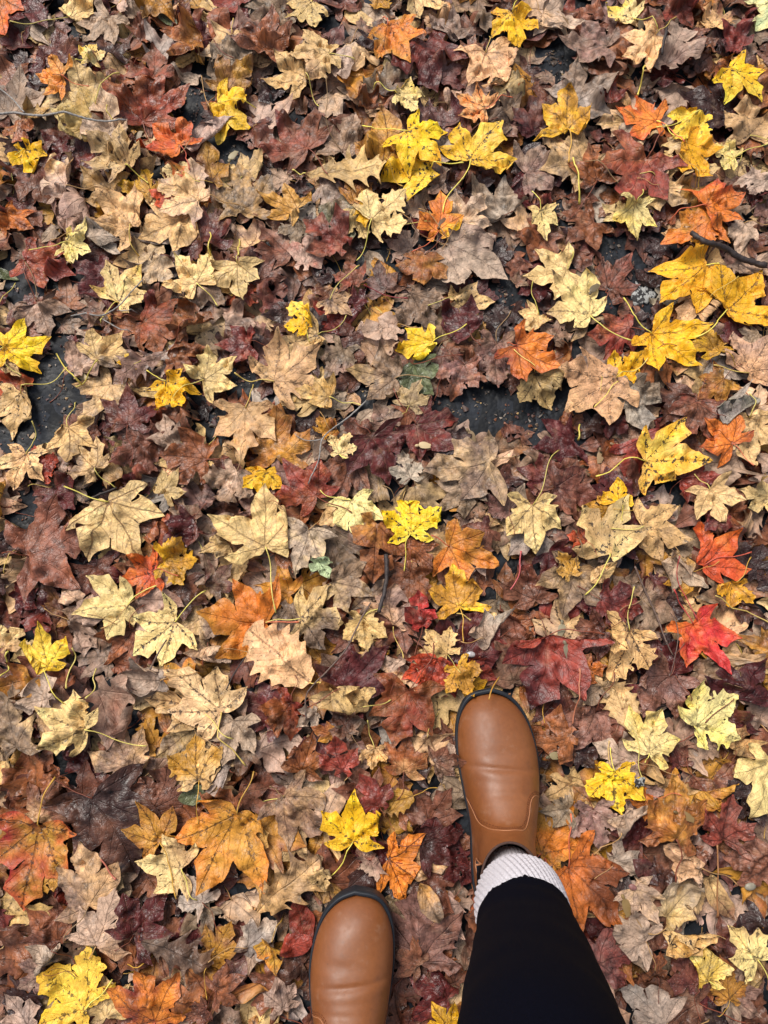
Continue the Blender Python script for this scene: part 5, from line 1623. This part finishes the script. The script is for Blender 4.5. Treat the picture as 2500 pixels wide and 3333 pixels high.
def make_boot(key):
    side, org, ang = BOOTS[key]
    root = bpy.data.objects.new('boot', None)
    A = BR.copy()
    inner = []
    for k, (s, dz) in enumerate(((.985, .0012), (.955, .0006), (.93, -.010), (.90, -.045))):
        c = A[-1].mean(0); q = c + (A[-1] - c) * [s, s, 1]; q[:, 2] += dz; inner.append(q)
    A2 = np.concatenate([A, np.array(inner)])
    V, F = ring_mesh(A2)
    F = [f[::-1] for f in F] if side > 0 else F
    bvh = BVHTree.FromPolygons([tuple(v * [side, 1, 1]) for v in ring_mesh(BR)[0]], [tuple(f) for f in ring_mesh(BR)[1]])
    V = V * [side, 1, 1]
    boot = link('boot', make_mesh('boot', V, F, M_LEATHER), None)
    boot.location = (org[0], org[1], BASE_Z); boot.rotation_euler = (0, 0, ang)
    # sole with a low rim that rises round the toe
    S = []
    O = FOOT * [side, 1]
    for (s, z) in ((.93, .0), (.985, .002), (1.010, .006), (1.018, .012), (1.015, .018), (1.005, .0215), (.985, .0225), (.95, .021)):
        c = O.mean(0); P = c + (O - c) * [s, (s - 1) * .62 + 1]
        zz = np.full(len(P), z); 
        if z > .011: zz = zz + .010 * np.clip((P[:, 1] + .055) / .05, 0, 1) ** 1.3
        if z == 0: zz = zz
        S.append(np.column_stack([P, zz]))
    # rubber bumper leaning over the toe
    S = np.array(S)
    V, F = ring_mesh(S); F = [f[::-1] for f in F] if side > 0 else F
    F = list(F) + [list(range(len(O)))]
    link('sole', make_mesh('sole', V, F, M_SOLE), boot)
    # seam where the vamp meets the quarters: a U on the instep with shoulders at both sides
    def surf_from_above(x, y):
        h = bvh.ray_cast(Vector((x, y, .5)), Vector((0, 0, -1)))
        return (np.array(h[0]), np.array(h[1])) if h[0] is not None else (None, None)
    seam2 = [(-.0465, -.122), (-.041, -.130), (-.035, -.142), (-.0295, -.1535), (-.022, -.1565), (-.010, -.1545), (.006, -.1535), (.018, -.1550), (.0235, -.152), (.0280, -.142), (.0305, -.132), (.0335, -.126), (.039, -.1235), (.0475, -.128)]
    C = catmull(seam2, 10); C = resample(C, .0011, False)
    pts = []; nr = []
    for x, y in C:
        p_, n_ = surf_from_above(x * side, y)
        if p_ is None: continue
        if n_[2] < 0: n_ = -n_
        pts.append(p_); nr.append(n_)
    pts, nr = np.array(pts), np.array(nr)
    V, F = tube(pts + nr * .0001, .00062, 6)
    link('seam_edge', make_mesh('seam_edge', V, F, M_EDGE), boot)
    # double row of stitches
    tg = np.gradient(pts, axis=0); tg /= np.linalg.norm(tg, axis=1)[:, None]
    bn = np.cross(tg, nr)
    sv, sf, n = [], [], 0
    for off in (.0026, .0048):
        s = off * (1 if bn[len(bn) // 2][1] > 0 else -1)
        line = sample_surface(bvh, pts + bn * s, .0004)
        for i in range(0, len(line) - 2, 2):
            a, b = line[i], line[i + 1] * .6 + line[i] * .4 + (line[i + 1] - line[i]) * .5
            q, f = tube(np.array([a, (a + b) / 2 + [0, 0, .0002], b]), .00042, 4); sv.append(q); sf.append(f + n); n += len(q)
    link('stitching', make_mesh('stitching', np.concatenate(sv), np.concatenate(sf), M_THREAD), boot)
    # elastic gusset on each side with its stitched frame
    for sx in (-1, 1):
        rows = []
        for i in range(14):
            t = i / 13; z = .050 + t * .088; hw = (.0075 + .0135 * t) * (1 if i else .3)
            row = []
            for j in range(9):
                y = AX[1] - .004 + hw * (j / 4 - 1)
                h = bvh.ray_cast(Vector((sx * .12, y, z)), Vector((-sx, 0, 0)))
                if h[0] is None: h = (Vector((sx * .04, y, z)),)
                row.append(np.array(h[0]) + [sx * .0012, 0, 0])
            rows.append(row)
        Rw = np.array(rows); V, F = ring_mesh(Rw, False)
        F = [f[::-1] for f in F] if sx > 0 else F
        link('elastic_gusset', make_mesh('elastic_gusset', V, F, M_ELASTIC), boot)
        loop = np.concatenate([Rw[::-1, 0], Rw[:, -1]])
        V, F = tube(loop + [sx * .0004, 0, 0], .0010, 5)
        link('gusset_binding', make_mesh('gusset_binding', V, F, M_EDGE), boot)
    # collar binding
    c = BR[-1] * [side, 1, 1]; c = np.vstack([c, c[:1]])
    V, F = tube(c + [0, 0, .0006], .0014, 6)
    link('collar_binding', make_mesh('collar_binding', V, F, M_COLLAR), boot)
    return boot
person = bpy.data.objects.new('person', None); COL.objects.link(person)
person.location = (float((toe_R[0] + toe_L[0]) / 2), float((toe_R[1] + toe_L[1]) / 2 - .15), 0)
person['label'] = 'person in black leggings, white ribbed socks and brown leather boots standing on the leaves'
person['category'] = 'person'
def adopt(o):
    o.parent = person; o.matrix_parent_inverse = Matrix.Translation(-person.location)
ank = {}
for key in 'RL':
    b = make_boot(key); adopt(b)
    side, org, ang = BOOTS[key]
    a2 = foot_world(np.array([AX + [0, -.005]]), side, org, ang)[0]
    ank[key] = np.array([a2[0], a2[1], BASE_Z + .10])
# leg paths: ankle, shin, knee, thigh, hip (from the boots up)
LEG = {'R': [ank['R'] + [-.001, 0, 0], ank['R'] + [-.003, -.008, .07], ank['R'] + [-.010, -.026, .16], ank['R'] + [-.025, -.036, .28], ank['R'] + [-.037, -.050, .37], ank['R'] + [-.055, -.13, .56], ank['R'] + [-.085, -.20, .74]],
       'L': [ank['L'] + [0.0, 0, 0], ank['L'] + [.002, -.010, .07], ank['L'] + [.006, -.022, .16], ank['L'] + [.012, -.03, .28], ank['L'] + [.018, -.034, .37], ank['L'] + [.04, -.03, .56], ank['L'] + [.055, -.03, .74]]}
RAD = [.036, .041, .052, .062, .067, .074, .086]
def leg_frames(key, n=60):
    P = catmull(LEG[key], 10); s = np.linspace(0, len(LEG[key]) - 1, len(P)); R = np.interp(s, range(len(RAD)), RAD)
    return P, R
def loft(P, R, ny=1.0, m=96, fn=None):
    T_ = np.gradient(P, axis=0); T_ /= np.linalg.norm(T_, axis=1)[:, None]
    out = []
    for i in range(len(P)):
        X = np.cross([0, 1, 0], T_[i]); X = X / np.linalg.norm(X); Y = np.cross(T_[i], X)
        a = np.arange(m) * 2 * math.pi / m
        rr = R[i] * (fn(a, i) if fn else 1)
        out.append(P[i] + (rr * np.cos(a))[:, None] * X + (rr * ny * np.sin(a))[:, None] * Y)
    return np.array(out)
# socks: ribbed, with a turned-down cuff bulging over the boot collar
for key in 'RL':
    P, R = leg_frames(key)
    z0 = ank[key][2]
    hs = [-.010, .018, .030, .038, .044, .048, .052, .056, .060, .065, .070, .076, .082, .090, .098, .106, .112, .110]
    rs = [.0300, .0305, .0315, .0335, .0370, .0405, .0428, .0440, .0446, .0450, .0453, .0454, .0455, .0455, .0452, .0440, .0425, .0415]
    hf = np.interp(np.linspace(0, len(hs) - 1, 70), range(len(hs)), hs); rf = np.interp(np.linspace(0, len(hs) - 1, 70), range(len(hs)), rs)
    dz = np.argsort(P[:, 2]); C = np.stack([np.interp(z0 + hf, P[:, 2], P[:, k]) for k in range(3)], 1); C[:, 2] = z0 + hf
    def fn(a, i):
        amp = .050 if hf[i] > .056 else .022
        k = 48 if hf[i] > .056 else 44
        slant = 9.0 * (hf[i] - .05) / .05 if hf[i] > .056 else 0
        rib = np.abs(np.sin(a * k / 2 + slant)) ** .8
        row = .005 * np.sin(i * 2.1 + a * 3)
        fr = .010 * np.sin(a * k) if i > 64 else 0
        wob_ = .012 * np.sin(a * 2 + 1) + .008 * np.sin(a * 5 + i * .1)
        groove = -.035 * math.exp(-((hf[i] - .056) / .003) ** 2)
        return 1 + amp * rib + row + fr + wob_ + groove
    A = loft(C, rf, 1.04, 464, fn)
    V, F = ring_mesh(A)
    s = link('sock', make_mesh('sock', V, F, M_SOCK), None); adopt(s)
# leggings: one skin for both legs and hips
tv, tf, n = [], [], 0
hip = (LEG['R'][-1] + LEG['L'][-1]) / 2
def add_solid(A):
    global n
    V, F = ring_mesh(A); m = A.shape[1]
    F = F + [list(range(m))[::-1], list(range(len(V) - m, len(V)))]
    tv.append(V); tf.extend([[i + n for i in f] for f in F]); n += len(V)
for key in 'RL':
    P, R = leg_frames(key); z0 = ank[key][2]
    sel = P[:, 2] > z0 + .100
    P, R = P[sel], R[sel].copy(); R[0] = .0470; 
    R = np.maximum(R, .0474)
    def fl(a, i): return 1 + .02 * np.sin(a * 2 + i * .2) + .016 * np.sin(i * 1.5 + a * 2 + np.sin(a * 3)) * math.exp(-i / 9) + .008 * np.sin(i * .9 + a * 3)
    add_solid(loft(P, R, 1.02, 64, fl))
up_ = np.array([hip + [0, -.01, -.05], hip + [0, -.015, .0], hip + [0, -.02, .06], hip + [0, -.02, .14], hip + [0, -.02, .20]])
A = []
for p_, rx, ry in zip(up_, (.12, .165, .175, .155, .135), (.09, .115, .12, .11, .10)):
    a = np.arange(64) * 2 * math.pi / 64; A.append(p_ + np.stack([rx * np.cos(a), ry * np.sin(a), 0 * a], 1))
add_solid(np.array(A))
me = make_mesh('leggings', np.concatenate(tv), tf, M_LEGG)
lg = link('leggings', me)
md = lg.modifiers.new('r', 'REMESH'); md.mode = 'VOXEL'; md.voxel_size = .0045; md.use_smooth_shade = True
dg = bpy.context.evaluated_depsgraph_get(); dg.update()
me2 = bpy.data.meshes.new_from_object(lg.evaluated_get(dg)); lg.modifiers.clear(); lg.data = me2
if not me2.materials: me2.materials.append(M_LEGG)
me2.polygons.foreach_set('use_smooth', np.ones(len(me2.polygons), bool))
adopt(lg)

# ------------------------------------------------------------------ leaves pushed against the boots, their edges lapping over the rims
Hs = CEIL * (1 - np.exp(-H / CEIL))
H[:] = Hs
for key, (side, org, ang) in BOOTS.items():
    P = foot_world(FOOT, side, org, ang)
    sel = np.where((np.abs(GP[:, 0] - P[:, 0].mean()) < .09) & (np.abs(GP[:, 1] - P[:, 1].mean()) < .17))[0]
    q = GP[sel]; ins = inside(q, P); sel = sel[ins]; d = seg_dist(GP[sel], P, np.roll(P, -1, 0))
    ii, jj = np.unravel_index(sel, H.shape)
    H[ii, jj] = np.maximum(H[ii, jj], BASE_Z + .024 + .032 * np.sqrt(np.clip(d / .02, 0, 1)))
LAP = [(688, 1880, 700, 1938, 'KT', 'A', 'brown beige leaf lapping over the toe rim of the left boot'),
       (800, 1866, 806, 1928, 'tm', 'T', 'torn pinkish beige leaf tip on the front rim of the left boot'),
       (605, 2060, 674, 2040, 'RW', 'E', 'crimson leaf edge pressed against the left side of the left boot'),
       (905, 2085, 848, 2070, 'BW', 'S', 'purple brown leaf tip lapping against the right side of the left boot'),
       (1232, 1585, 1160, 1612, 'oB', 'A', 'rust leaf tip lapping over the outer rim of the right boot'),
       (940, 1650, 1003, 1640, 'BK', 'S', 'brown leaf tip lapping over the inner rim of the right boot'),
       (1226, 1745, 1166, 1760, 'Kt', 'T', 'greyish torn leaf tip against the outer rim of the right boot'),
       (985, 1440, 1022, 1502, 'GY', 'J', 'ochre toothed leaf with its tip on the toe rim of the right boot')]
for k, (x0, y0, x1, y1, code, kd, label) in enumerate(LAP):
    r = np.random.default_rng(4000 + k)
    b = unproject(x0, y0, .025); tp_ = unproject(x1, y1, .045); d = tp_ - b
    L = float(np.hypot(*d)); t = (LO['T'] if kd == 'T' else HI[kd])[r.integers(4)]
    V = shape_leaf(t, L * 1.02, math.atan2(d[0], d[1]), b, r, '', width=1.05, extra_z=0, mess=.6)
    o3 = np.array([b[0], b[1], V[:, 2].min()])
    o = link(NAMES.get(kd, 'maple_leaf'), mesh_with('maple_leaf', V - o3, t.F, leaf_attrs(t, L, code, r))); o.location = o3
    o['label'] = label; o['category'] = 'leaf'; o['group'] = 'fallen autumn leaves covering the asphalt'
